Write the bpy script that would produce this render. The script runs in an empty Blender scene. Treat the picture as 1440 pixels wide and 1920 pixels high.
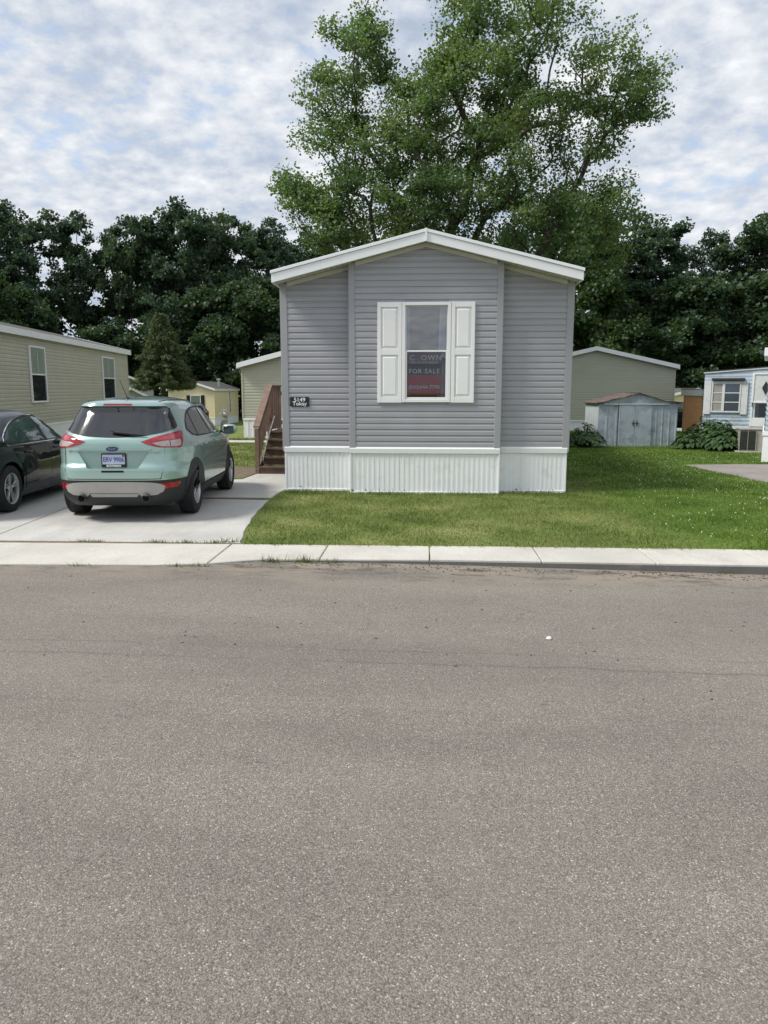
import bpy, bmesh, math, random
import numpy as np
from mathutils import Vector, Matrix, noise as mnoise
from mathutils.bvhtree import BVHTree

R = math.radians
scene = bpy.context.scene
COL = scene.collection

# ------------------------------------------------------------------ camera
cam_d = bpy.data.cameras.new("camera")
cam_d.sensor_fit = 'VERTICAL'
cam_d.sensor_height = 36.0
cam_d.lens = 1442 / 1920 * 36.0
cam_d.clip_end = 2000
cam = bpy.data.objects.new("camera", cam_d)
COL.objects.link(cam)
cam.location = (0, 0, 1.8)
cam.rotation_euler = (R(90 - 9.07), 0, R(3.2))
scene.camera = cam

# ------------------------------------------------------------------ sky
SUN_EL, SUN_AZ = R(49), R(197)        # azimuth: direction TO the sun, measured from +X counter-clockwise
world = bpy.data.worlds.new("World")
scene.world = world
world.use_nodes = True
wt = world.node_tree
wt.nodes.clear()
def wn(t, **k):
    n = wt.nodes.new(t)
    for a, b in k.items(): setattr(n, a, b)
    return n
def wl(a, b): wt.links.new(a, b)
def wmath(op, a, b=None, c=None, clamp=False):
    n = wn('ShaderNodeMath', operation=op, use_clamp=clamp)
    for i, v in enumerate((a, b, c)):
        if v is None: continue
        if isinstance(v, (int, float)): n.inputs[i].default_value = v
        else: wl(v, n.inputs[i])
    return n.outputs[0]
sky = wn('ShaderNodeTexSky', sky_type='NISHITA')
sky.sun_disc = False
sky.sun_elevation = SUN_EL
sky.sun_rotation = R(90) - SUN_AZ
tc = wn('ShaderNodeTexCoord')
sep = wn('ShaderNodeSeparateXYZ'); wl(tc.outputs['Generated'], sep.inputs[0])
zz = wmath('MAXIMUM', sep.outputs['Z'], 0.0)
den = wmath('ADD', zz, 0.30)
px_ = wmath('DIVIDE', sep.outputs['X'], den)
py_ = wmath('DIVIDE', sep.outputs['Y'], den)
cmb = wn('ShaderNodeCombineXYZ'); wl(px_, cmb.inputs[0]); wl(py_, cmb.inputs[1]); cmb.inputs[2].default_value = 3.7
def wnoise(scale, detail, rough, dist=0.0):
    n = wn('ShaderNodeTexNoise'); n.inputs['Scale'].default_value = scale; n.inputs['Detail'].default_value = detail
    n.inputs['Roughness'].default_value = rough; n.inputs['Distortion'].default_value = dist
    wl(cmb.outputs[0], n.inputs['Vector']); return n.outputs['Fac']
def wramp(fac, stops):
    r = wn('ShaderNodeValToRGB'); wl(fac, r.inputs[0]); el = r.color_ramp.elements
    while len(el) < len(stops): el.new(0.5)
    for e, (p, c) in zip(el, stops):
        e.position = p; e.color = (c, c, c, 1) if isinstance(c, (int, float)) else (*c, 1)
    return r.outputs[0]
n_big = wnoise(2.0, 4, 0.55, 0.0)
n_puff = wnoise(17.0, 6, 0.58, 0.0)
n_soft = wnoise(5.5, 5, 0.52, 0.0)
mixn = wmath('ADD', wmath('MULTIPLY', n_big, 0.55), wmath('MULTIPLY', n_puff, 0.45))
cover = wramp(mixn, [(0.35, 0.62), (0.45, 1.0)])
bright = wmath('ADD', wmath('ADD', wmath('MULTIPLY', n_puff, 0.45), wmath('MULTIPLY', n_soft, 0.40)), wmath('MULTIPLY', wnoise(1.6, 2, 0.5), 0.15))
CL = 10.0
cshade = wramp(bright, [(0.37, (0.43, 0.50, 0.62)), (0.45, (0.54, 0.60, 0.70)), (0.52, (0.68, 0.72, 0.78)), (0.63, (0.88, 0.90, 0.93))])
cs = wn('ShaderNodeVectorMath', operation='SCALE'); wl(cshade, cs.inputs[0]); cs.inputs['Scale'].default_value = CL * 0.44
mx = wn('ShaderNodeMix', data_type='RGBA')
wl(cover, mx.inputs['Factor']); wl(sky.outputs[0], mx.inputs['A']); wl(cs.outputs[0], mx.inputs['B'])
bg = wn('ShaderNodeBackground'); bg.inputs['Strength'].default_value = 0.10
wl(mx.outputs['Result'], bg.inputs['Color'])
wo = wn('ShaderNodeOutputWorld'); wl(bg.outputs[0], wo.inputs['Surface'])

# ------------------------------------------------------------------ sun and exposure
sun_d = bpy.data.lights.new("sun", 'SUN')
sun_d.energy = 1.5
sun_d.angle = R(16)
sun_d.color = (1.0, 0.955, 0.89)
sun = bpy.data.objects.new("sun", sun_d); COL.objects.link(sun)
sd = Vector((math.cos(SUN_EL) * math.cos(SUN_AZ), math.cos(SUN_EL) * math.sin(SUN_AZ), math.sin(SUN_EL)))
sun.rotation_euler = sd.to_track_quat('Z', 'Y').to_euler()
sun.location = (-20, 0, 40)
vs = scene.view_settings
vs.view_transform = 'Standard'; vs.look = 'None'; vs.gamma = 1.0; vs.exposure = 1.3; vs.use_curve_mapping = False
scene.cycles.use_denoising = True
scene.cycles.max_bounces = 6
scene.cycles.diffuse_bounces = 2
scene.cycles.transparent_max_bounces = 12
scene.cycles.caustics_reflective = False; scene.cycles.caustics_refractive = False

# ------------------------------------------------------------------ material helpers
MATS = {}
class NT:
    def __init__(s, m): s.t = m.node_tree
    def n(s, t, **k):
        x = s.t.nodes.new(t)
        for a, b in k.items(): setattr(x, a, b)
        return x
    def l(s, a, b): s.t.links.new(a, b)
    def pos(s, scl=(1, 1, 1), obj=False):
        if obj:
            o = s.n('ShaderNodeTexCoord').outputs['Object']
        else:
            o = s.n('ShaderNodeNewGeometry').outputs['Position']
        m = s.n('ShaderNodeMapping'); m.inputs['Scale'].default_value = scl; s.l(o, m.inputs[0]); return m.outputs[0]
    def noise(s, v, scale, detail=3, rough=0.55, dist=0):
        n = s.n('ShaderNodeTexNoise'); n.inputs['Scale'].default_value = scale; n.inputs['Detail'].default_value = detail
        n.inputs['Roughness'].default_value = rough; n.inputs['Distortion'].default_value = dist; s.l(v, n.inputs['Vector']); return n.outputs['Fac']
    def vor(s, v, scale, feature='F1', out='Distance', rnd=1.0):
        n = s.n('ShaderNodeTexVoronoi', feature=feature); n.inputs['Scale'].default_value = scale; n.inputs['Randomness'].default_value = rnd
        s.l(v, n.inputs['Vector']); return n.outputs[out]
    def ramp(s, f, stops, interp='LINEAR'):
        r = s.n('ShaderNodeValToRGB'); s.l(f, r.inputs[0]); el = r.color_ramp.elements; r.color_ramp.interpolation = interp
        while len(el) < len(stops): el.new(0.5)
        for e, (p, c) in zip(el, stops):
            e.position = p; e.color = (c, c, c, 1) if isinstance(c, (int, float)) else (*c, 1)
        return r.outputs[0]
    def mix(s, f, a, b, mode='MIX'):
        m = s.n('ShaderNodeMix', data_type='RGBA', blend_type=mode)
        for i, v in (('Factor', f), ('A', a), ('B', b)):
            if isinstance(v, (int, float)):
                m.inputs[i].default_value = v if i == 'Factor' else (v, v, v, 1)
            elif isinstance(v, tuple): m.inputs[i].default_value = (*v, 1)
            else: s.l(v, m.inputs[i])
        return m.outputs['Result']
    def math(s, op, a, b=0.0, clamp=False):
        n = s.n('ShaderNodeMath', operation=op, use_clamp=clamp)
        for i, v in enumerate((a, b)):
            if isinstance(v, (int, float)): n.inputs[i].default_value = v
            else: s.l(v, n.inputs[i])
        return n.outputs[0]
    def bump(s, h, strength=0.3, dist=0.01, normal=None):
        b = s.n('ShaderNodeBump'); b.inputs['Strength'].default_value = strength; b.inputs['Distance'].default_value = dist
        s.l(h, b.inputs['Height'])
        if normal is not None: s.l(normal, b.inputs['Normal'])
        return b.outputs[0]
def newmat(name):
    m = bpy.data.materials.new(name); m.use_nodes = True
    t = m.node_tree; b = t.nodes['Principled BSDF']
    MATS[name] = m
    return m, NT(m), b
def setv(b, **k):
    al = {'rough': 'Roughness', 'metal': 'Metallic', 'spec': 'Specular IOR Level', 'coat': 'Coat Weight', 'coatr': 'Coat Roughness', 'trans': 'Transmission Weight', 'ior': 'IOR'}
    for a, v in k.items(): b.inputs[al[a]].default_value = v
def simple(name, col, rough=0.6, var=0.08, scale=6.0, bump=0.0, bscale=60.0, obj=False, dirt=None, rand=0.0, **k):
    m, n, b = newmat(name)
    p = n.pos(obj=obj)
    f = n.noise(p, scale, 4)
    c = n.mix(n.ramp(f, [(0.3, 0.0), (0.7, 1.0)]), tuple(x * (1 - var) for x in col), tuple(min(1, x * (1 + var)) for x in col))
    if rand:
        oi = n.n('ShaderNodeObjectInfo'); c = n.mix(1.0, c, n.ramp(oi.outputs['Random'], [(0.0, 1 - rand), (1.0, 1 + rand)]), 'MULTIPLY')
    if dirt:
        g = n.ramp(n.noise(p, dirt[1], 5, 0.65), [(dirt[2], 0.0), (dirt[2] + 0.18, dirt[3])])
        c = n.mix(g, c, dirt[0])
    n.l(c, b.inputs['Base Color'])
    setv(b, rough=rough, **k)
    if bump: n.l(n.bump(n.noise(p, bscale, 3), bump, 0.01), b.inputs['Normal'])
    return m

simple('siding_grey', (0.375, 0.375, 0.40), 0.45, 0.04, 1.7, 0.12, 45, rand=0.035, dirt=((0.345, 0.345, 0.36), 2.5, 0.52, 0.6))
simple('trim_grey', (0.345, 0.348, 0.365), 0.45, 0.04, 2)
simple('white_vinyl', (0.87, 0.875, 0.88), 0.42, 0.02, 3, dirt=((0.66, 0.66, 0.6), 3.0, 0.56, 0.5))
simple('skirt_white', (0.87, 0.885, 0.895), 0.38, 0.02, 3, dirt=((0.62, 0.62, 0.55), 4.0, 0.56, 0.45))
simple('fascia_white', (0.84, 0.86, 0.87), 0.35, 0.02, 3, dirt=((0.6, 0.6, 0.56), 5.0, 0.60, 0.4))
simple('soffit', (0.62, 0.60, 0.53), 0.55, 0.04, 5)
simple('hole', (0.01, 0.01, 0.01), 0.9)
simple('shutter', (0.88, 0.88, 0.875), 0.5, 0.02, 5, 0.05, 120)
simple('sign_black', (0.012, 0.013, 0.016), 0.35)
simple('letter_white', (0.85, 0.86, 0.87), 0.5)
simple('curtain', (0.72, 0.73, 0.76), 0.9, 0.1, 8)
simple('interior', (0.16, 0.17, 0.18), 0.9)
simple('blind', (0.60, 0.64, 0.60), 0.7)
simple('screen', (0.05, 0.055, 0.055), 0.6)
simple('siding_beige', (0.47, 0.45, 0.365), 0.5, 0.04, 1.5, 0.1, 50, rand=0.04, dirt=((0.40, 0.385, 0.31), 2.0, 0.52, 0.6))
simple('siding_sage', (0.48, 0.475, 0.375), 0.5, 0.04, 1.5)
simple('siding_yellow', (0.82, 0.71, 0.47), 0.5, 0.04, 1.5)
simple('siding_pale', (0.42, 0.44, 0.46), 0.5, 0.04, 1.5)
simple('shingle', (0.09, 0.085, 0.08), 0.9, 0.3, 14, 0.5, 50)
simple('shingle_brown', (0.15, 0.125, 0.11), 0.9, 0.3, 14, 0.5, 50)
simple('galv', (0.45, 0.46, 0.47), 0.4, 0.1, 8, metal=0.7)
simple('wood_stain', (0.195, 0.125, 0.092), 0.7, 0.25, 5, 0.3, 30, dirt=((0.25, 0.17, 0.13), 6, 0.5, 0.6))
simple('wood_dark', (0.12, 0.078, 0.055), 0.75, 0.3, 6, 0.3, 30, dirt=((0.16, 0.12, 0.095), 9, 0.52, 0.6))
simple('shed_blue', (0.35, 0.40, 0.45), 0.45, 0.14, 3.0, 0.0, dirt=((0.17, 0.19, 0.18), 5.0, 0.50, 0.65))
simple('shed_white', (0.50, 0.55, 0.57), 0.45, 0.1, 4.0, dirt=((0.3, 0.31, 0.30), 4.0, 0.5, 0.6))
simple('rust', (0.115, 0.072, 0.052), 0.85, 0.4, 7, 0.3, 40, dirt=((0.21, 0.185, 0.165), 5, 0.50, 0.8))
simple('trailer_blue', (0.45, 0.545, 0.62), 0.5, 0.08, 2.0, dirt=((0.27, 0.31, 0.33), 3.5, 0.54, 0.6))
simple('white_worn', (0.70, 0.71, 0.70), 0.55, 0.1, 6, dirt=((0.3, 0.29, 0.27), 6.0, 0.54, 0.6))
simple('tar', (0.04, 0.035, 0.03), 0.8, 0.4, 12)
simple('orange_wood', (0.74, 0.36, 0.16), 0.6, 0.18, 9)
simple('ac_grey', (0.055, 0.055, 0.05), 0.6, 0.2, 8)
simple('ac_tan', (0.34, 0.33, 0.30), 0.6)
simple('black_plastic', (0.012, 0.013, 0.014), 0.55, 0.1, 20, 0.05, 300, obj=True)
simple('cladding', (0.017, 0.020, 0.022), 0.55, 0.1, 20, 0.06, 300, obj=True)
simple('tyre', (0.010, 0.010, 0.011), 0.8, 0.2, 30, obj=True, dirt=((0.035, 0.032, 0.03), 8, 0.55, 0.6))
simple('silver_paint', (0.36, 0.355, 0.34), 0.42, 0.05, 6, obj=True, metal=0.3)
simple('rim_silver', (0.50, 0.51, 0.52), 0.28, 0.06, 9, obj=True, metal=0.85)
simple('rim_dark', (0.05, 0.052, 0.055), 0.5, obj=True, metal=0.3)
simple('chrome', (0.75, 0.76, 0.77), 0.12, 0.02, 5, obj=True, metal=1.0)
simple('lamp_red', (0.33, 0.010, 0.022), 0.12, 0.25, 18, obj=True, coat=1.0)
simple('lamp_pink', (0.42, 0.045, 0.065), 0.15, 0.25, 22, obj=True, coat=1.0)
simple('lamp_clear', (0.46, 0.38, 0.36), 0.12, 0.2, 24, obj=True, coat=1.0)
simple('plate_blue', (0.50, 0.56, 0.72), 0.35, 0.06, 10, obj=True)
simple('plate_ink', (0.03, 0.05, 0.22), 0.5)
simple('sign_red', (0.50, 0.03, 0.06), 0.5, 0.1, 8)
simple('sign_navy', (0.035, 0.04, 0.055), 0.5, 0.1, 8)
simple('sign_letter', (0.80, 0.79, 0.80), 0.5)
simple('sign_sky_haze', (0.30, 0.17, 0.20), 0.5)  # pinkish sky reflection, painted as a colour
simple('sign_letter_dim', (0.60, 0.44, 0.47), 0.5)
simple('sticker', (0.55, 0.56, 0.58), 0.5)
simple('stone', (0.42, 0.40, 0.37), 0.8, 0.2, 60)
simple('pebble_white', (0.66, 0.65, 0.62), 0.7, 0.15, 60)
simple('bark', (0.060, 0.048, 0.038), 0.95, 0.35, 5, 0.5, 14)
simple('bark_dark', (0.035, 0.030, 0.026), 0.95, 0.35, 5, 0.5, 14)
simple('meter_grey', (0.36, 0.37, 0.37), 0.5)

def paint(name, col, metal=0.40, rough=0.30, dust=0.12, coat=1.0):
    m, n, b = newmat(name)
    p = n.pos(obj=True)
    fl = n.noise(p, 600, 1)
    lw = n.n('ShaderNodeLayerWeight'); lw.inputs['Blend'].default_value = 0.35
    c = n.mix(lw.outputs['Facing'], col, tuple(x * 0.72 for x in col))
    dst = n.ramp(n.noise(p, 3.0, 5), [(0.45, 0.0), (0.75, dust)])
    c = n.mix(dst, c, (0.36, 0.35, 0.32))
    n.l(c, b.inputs['Base Color'])
    setv(b, metal=metal, rough=rough, coat=coat, coatr=0.03, spec=0.5 if metal > 0.3 else 0.05)
    return m
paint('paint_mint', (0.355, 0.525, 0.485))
paint('paint_black', (0.003, 0.010, 0.013), 0.0, 0.4, 0.02, 0.7)
paint('paint_maroon', (0.05, 0.012, 0.016), 0.2, 0.3)

def carglass(name, col, rough=0.03):
    m, n, b = newmat(name)
    f = n.noise(n.pos(obj=True), 1.6, 3)
    n.l(n.mix(f, tuple(x * 0.4 for x in col), tuple(x * 1.6 for x in col)), b.inputs['Base Color'])
    setv(b, rough=rough, spec=0.9, ior=1.55)
carglass('glass_dark', (0.016, 0.017, 0.020), 0.09)
carglass('glass_tint', (0.055, 0.095, 0.085))
carglass('glass_far', (0.03, 0.034, 0.038))
carglass('glass_blue', (0.035, 0.055, 0.085))

def pane(name, refl=0.05, tint=(0.8, 0.86, 0.9)):
    m = bpy.data.materials.new(name); m.use_nodes = True; t = m.node_tree; t.nodes.clear(); MATS[name] = m
    n = NT(m)
    tr = n.n('ShaderNodeBsdfTransparent'); tr.inputs[0].default_value = (*tint, 1)
    gl = n.n('ShaderNodeBsdfGlossy'); gl.inputs['Roughness'].default_value = 0.015
    fr = n.n('ShaderNodeFresnel'); fr.inputs[0].default_value = 1.5 if refl > 0 else 1.2
    f = n.math('ADD', fr.outputs[0], refl, True)
    mxs = n.n('ShaderNodeMixShader'); n.l(f, mxs.inputs[0]); n.l(tr.outputs[0], mxs.inputs[1]); n.l(gl.outputs[0], mxs.inputs[2])
    o = n.n('ShaderNodeOutputMaterial'); n.l(mxs.outputs[0], o.inputs[0])
pane('window_glass', 0.03)
pane('window_glass_clear', 0.24, (0.85, 0.92, 1.0))
pane('window_glass_matt', -0.02, (0.86, 0.9, 0.88))

def leafmat(name, c1, c2, c3, transl=0.35, scale=0.5, vein=0.0):
    m = bpy.data.materials.new(name); m.use_nodes = True; t = m.node_tree; t.nodes.clear(); MATS[name] = m
    n = NT(m)
    p = n.pos(obj=True)
    f = n.noise(p, scale, 3)
    g = n.noise(p, scale * 14, 1)
    f2 = n.math('ADD', n.math('MULTIPLY', f, 0.65), n.math('MULTIPLY', g, 0.35))
    c = n.ramp(f2, [(0.36, c1), (0.5, c2), (0.66, c3)])
    d = n.n('ShaderNodeBsdfDiffuse'); n.l(c, d.inputs[0])
    tl = n.n('ShaderNodeBsdfTranslucent'); n.l(n.mix(1.0, c, (1.25, 1.35, 0.6), 'MULTIPLY'), tl.inputs[0])
    ms = n.n('ShaderNodeMixShader'); ms.inputs[0].default_value = transl
    n.l(d.outputs[0], ms.inputs[1]); n.l(tl.outputs[0], ms.inputs[2])
    gl = n.n('ShaderNodeBsdfGlossy'); gl.inputs['Roughness'].default_value = 0.5; gl.inputs[0].default_value = (0.8, 0.9, 1, 1)
    m2 = n.n('ShaderNodeMixShader'); m2.inputs[0].default_value = 0.03
    n.l(ms.outputs[0], m2.inputs[1]); n.l(gl.outputs[0], m2.inputs[2])
    o = n.n('ShaderNodeOutputMaterial'); n.l(m2.outputs[0], o.inputs[0])
leafmat('leaf_maple', (0.098, 0.165, 0.074), (0.138, 0.210, 0.090), (0.20, 0.25, 0.105), 0.50)
leafmat('leaf_oak', (0.032, 0.062, 0.034), (0.058, 0.100, 0.050), (0.10, 0.145, 0.062), 0.36)
leafmat('leaf_oak_blue', (0.034, 0.066, 0.048), (0.060, 0.102, 0.066), (0.10, 0.142, 0.082), 0.36)
leafmat('leaf_green', (0.030, 0.058, 0.018), (0.048, 0.086, 0.026), (0.080, 0.115, 0.035), 0.32)
leafmat('needle', (0.050, 0.070, 0.026), (0.090, 0.115, 0.045), (0.13, 0.145, 0.060), 0.2, 0.9)
leafmat('hosta_leaf', (0.030, 0.065, 0.022), (0.060, 0.110, 0.036), (0.12, 0.17, 0.07), 0.25, 2.0)
leafmat('weed_leaf', (0.10, 0.14, 0.03), (0.16, 0.20, 0.05), (0.26, 0.26, 0.09), 0.3, 6.0)
simple('clover_white', (0.62, 0.62, 0.50), 0.8)

def grassmat(name, obj=False):
    m, n, b = newmat(name)
    p = n.pos()
    sx = n.n('ShaderNodeSeparateXYZ'); n.l(n.n('ShaderNodeNewGeometry').outputs['Position'], sx.inputs[0])
    patch = n.noise(p, 0.8, 4, 0.6)
    fine = n.noise(p, 26, 3)
    dry = n.ramp(n.math('ADD', n.math('MULTIPLY', patch, 0.6), n.math('MULTIPLY', fine, 0.4)),
                 [(0.36, (0.095, 0.135, 0.032)), (0.5, (0.165, 0.210, 0.056)), (0.64, (0.285, 0.290, 0.115))])
    lush = n.ramp(n.math('ADD', n.math('MULTIPLY', patch, 0.5), n.math('MULTIPLY', fine, 0.5)),
                  [(0.36, (0.055, 0.110, 0.016)), (0.5, (0.105, 0.175, 0.028)), (0.66, (0.17, 0.225, 0.05))])
    # the neighbour's thicker clover lawn starts about four metres right of the house
    k = n.math('ADD', sx.outputs['X'], n.math('MULTIPLY', n.math('SUBTRACT', n.noise(p, 0.7, 3), 0.5), 2.2))
    k = n.math('ADD', k, n.math('MULTIPLY', n.math('SUBTRACT', sx.outputs['Y'], 10.0), 0.02))
    f = n.n('ShaderNodeMapRange'); f.inputs['From Min'].default_value = 2.3; f.inputs['From Max'].default_value = 3.5; n.l(k, f.inputs[0])
    n.l(n.mix(f.outputs[0], dry, lush), b.inputs['Base Color'])
    setv(b, rough=0.8, spec=0.15)
    n.l(n.bump(fine, 0.8, 0.03), b.inputs['Normal'])
grassmat('grass')

def asphalt():
    m, n, b = newmat('asphalt')
    p = n.pos()
    v1 = n.vor(p, 170); c1 = n.vor(p, 170, out='Color')
    c2 = n.vor(p, 210, out='Color'); v2 = n.vor(p, 210)
    s1 = n.n('ShaderNodeSeparateColor'); n.l(c1, s1.inputs[0])
    s2 = n.n('ShaderNodeSeparateColor'); n.l(c2, s2.inputs[0])
    base = n.ramp(s1.outputs[0], [(0.0, (0.165, 0.147, 0.124)), (0.4, (0.225, 0.202, 0.172)), (0.80, (0.265, 0.240, 0.206)), (0.96, (0.32, 0.292, 0.252)), (1.0, (0.52, 0.50, 0.45))])
    fine = n.ramp(s2.outputs[1], [(0.0, 0.72), (0.5, 0.98), (0.90, 1.12), (1.0, 1.6)])
    c = n.mix(1.0, base, fine, 'MULTIPLY')
    gapm = n.ramp(v1, [(0.45, 1.0), (0.85, 0.55)])
    c = n.mix(1.0, c, gapm, 'MULTIPLY')
    # broad wear bands along the street and blotches
    big = n.noise(n.pos((0.25, 1.0, 1.0)), 1.1, 5, 0.6)
    c = n.mix(1.0, c, n.ramp(big, [(0.28, 0.80), (0.5, 1.0), (0.72, 1.16)]), 'MULTIPLY')
    blot = n.noise(p, 3.2, 5, 0.7)
    c = n.mix(n.ramp(blot, [(0.62, 0.0), (0.72, 0.45)]), c, (0.09, 0.084, 0.076))
    c = n.mix(n.ramp(n.noise(p, 0.55, 5, 0.65), [(0.50, 0.0), (0.68, 0.3)]), c, (0.245, 0.210, 0.185))
    # thin seam cracks running with the street
    sx = n.n('ShaderNodeSeparateXYZ'); n.l(n.n('ShaderNodeNewGeometry').outputs['Position'], sx.inputs[0])
    wob = n.math('MULTIPLY', n.math('SUBTRACT', n.noise(p, 1.3, 5, 0.65), 0.5), 0.16)
    yy = n.math('ADD', sx.outputs['Y'], wob)
    for y0, wd, st in ((5.0, 0.025, 0.45), (5.25, 0.02, 0.35), (4.2, 0.03, 0.15)):
        d = n.math('ABSOLUTE', n.math('SUBTRACT', yy, y0))
        mk = n.math('MULTIPLY', n.ramp(d, [(0.0, st), (wd, 0.0)]), n.ramp(n.noise(p, 0.9, 4), [(0.36, 0.0), (0.5, 1.0)]))
        c = n.mix(mk, c, (0.07, 0.065, 0.058))
    # sandy silt washed against the kerb
    dirtz = n.n('ShaderNodeMapRange'); dirtz.inputs['From Min'].default_value = 6.6; dirtz.inputs['From Max'].default_value = 7.9
    n.l(yy, dirtz.inputs[0])
    dn = n.ramp(n.noise(n.pos((0.45, 1, 1)), 2.6, 6, 0.65), [(0.36, 0.0), (0.62, 1.0)])
    c = n.mix(n.math('MULTIPLY', n.math('MULTIPLY', dirtz.outputs[0], dn), 0.9), c, (0.29, 0.245, 0.19))
    dk = n.ramp(n.noise(n.pos((0.8, 2.2, 1)), 3.4, 6, 0.7), [(0.5, 0.0), (0.62, 1.0)])
    kz = n.n('ShaderNodeMapRange'); kz.inputs['From Min'].default_value = 7.1; kz.inputs['From Max'].default_value = 7.75; n.l(yy, kz.inputs[0])
    c = n.mix(n.math('MULTIPLY', n.math('MULTIPLY', kz.outputs[0], dk), 0.9), c, (0.085, 0.070, 0.055))
    n.l(c, b.inputs['Base Color'])
    setv(b, rough=0.82, spec=0.35)
    h = n.math('ADD', n.math('MULTIPLY', n.ramp(v1, [(0.0, 1.0), (0.7, 0.0)]), 0.6), n.math('MULTIPLY', n.ramp(v2, [(0, 1.0), (0.7, 0.0)]), 0.3))
    n.l(n.bump(h, 0.55, 0.006), b.inputs['Normal'])
asphalt()

def concrete(name, col, stain=0.35, warm=(0.50, 0.42, 0.34)):
    m, n, b = newmat(name)
    p = n.pos()
    big = n.noise(p, 0.9, 5, 0.6)
    c = n.mix(n.ramp(big, [(0.3, 0), (0.7, 1)]), tuple(x * 0.84 for x in col), tuple(min(1, x * 1.08) for x in col))
    sp = n.noise(p, 55, 3, 0.7)
    c = n.mix(1.0, c, n.ramp(sp, [(0.3, 0.86), (0.7, 1.08)]), 'MULTIPLY')
    st = n.ramp(n.noise(n.pos((1, 0.35, 1)), 1.8, 6, 0.7), [(0.52, 0.0), (0.72, stain)])
    c = n.mix(st, c, tuple(x * 0.55 for x in col))
    rs = n.ramp(n.noise(p, 2.3, 4, 0.6), [(0.62, 0.0), (0.75, 0.35)])
    c = n.mix(rs, c, warm)
    n.l(c, b.inputs['Base Color'])
    setv(b, rough=0.85, spec=0.3)
    n.l(n.bump(n.noise(p, 130, 3), 0.25, 0.004), b.inputs['Normal'])
concrete('concrete_walk', (0.58, 0.555, 0.50), 0.42)
concrete('concrete_drive', (0.53, 0.515, 0.48), 0.40)
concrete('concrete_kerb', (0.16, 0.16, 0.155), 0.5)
concrete('gravel', (0.30, 0.27, 0.245), 0.6)
simple('earth', (0.16, 0.125, 0.085), 0.95, 0.3, 9, 0.6, 40, dirt=((0.12, 0.14, 0.05), 3, 0.5, 0.8))
simple('litter', (0.055, 0.045, 0.035), 0.9, 0.4, 30)
M = MATS

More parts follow.
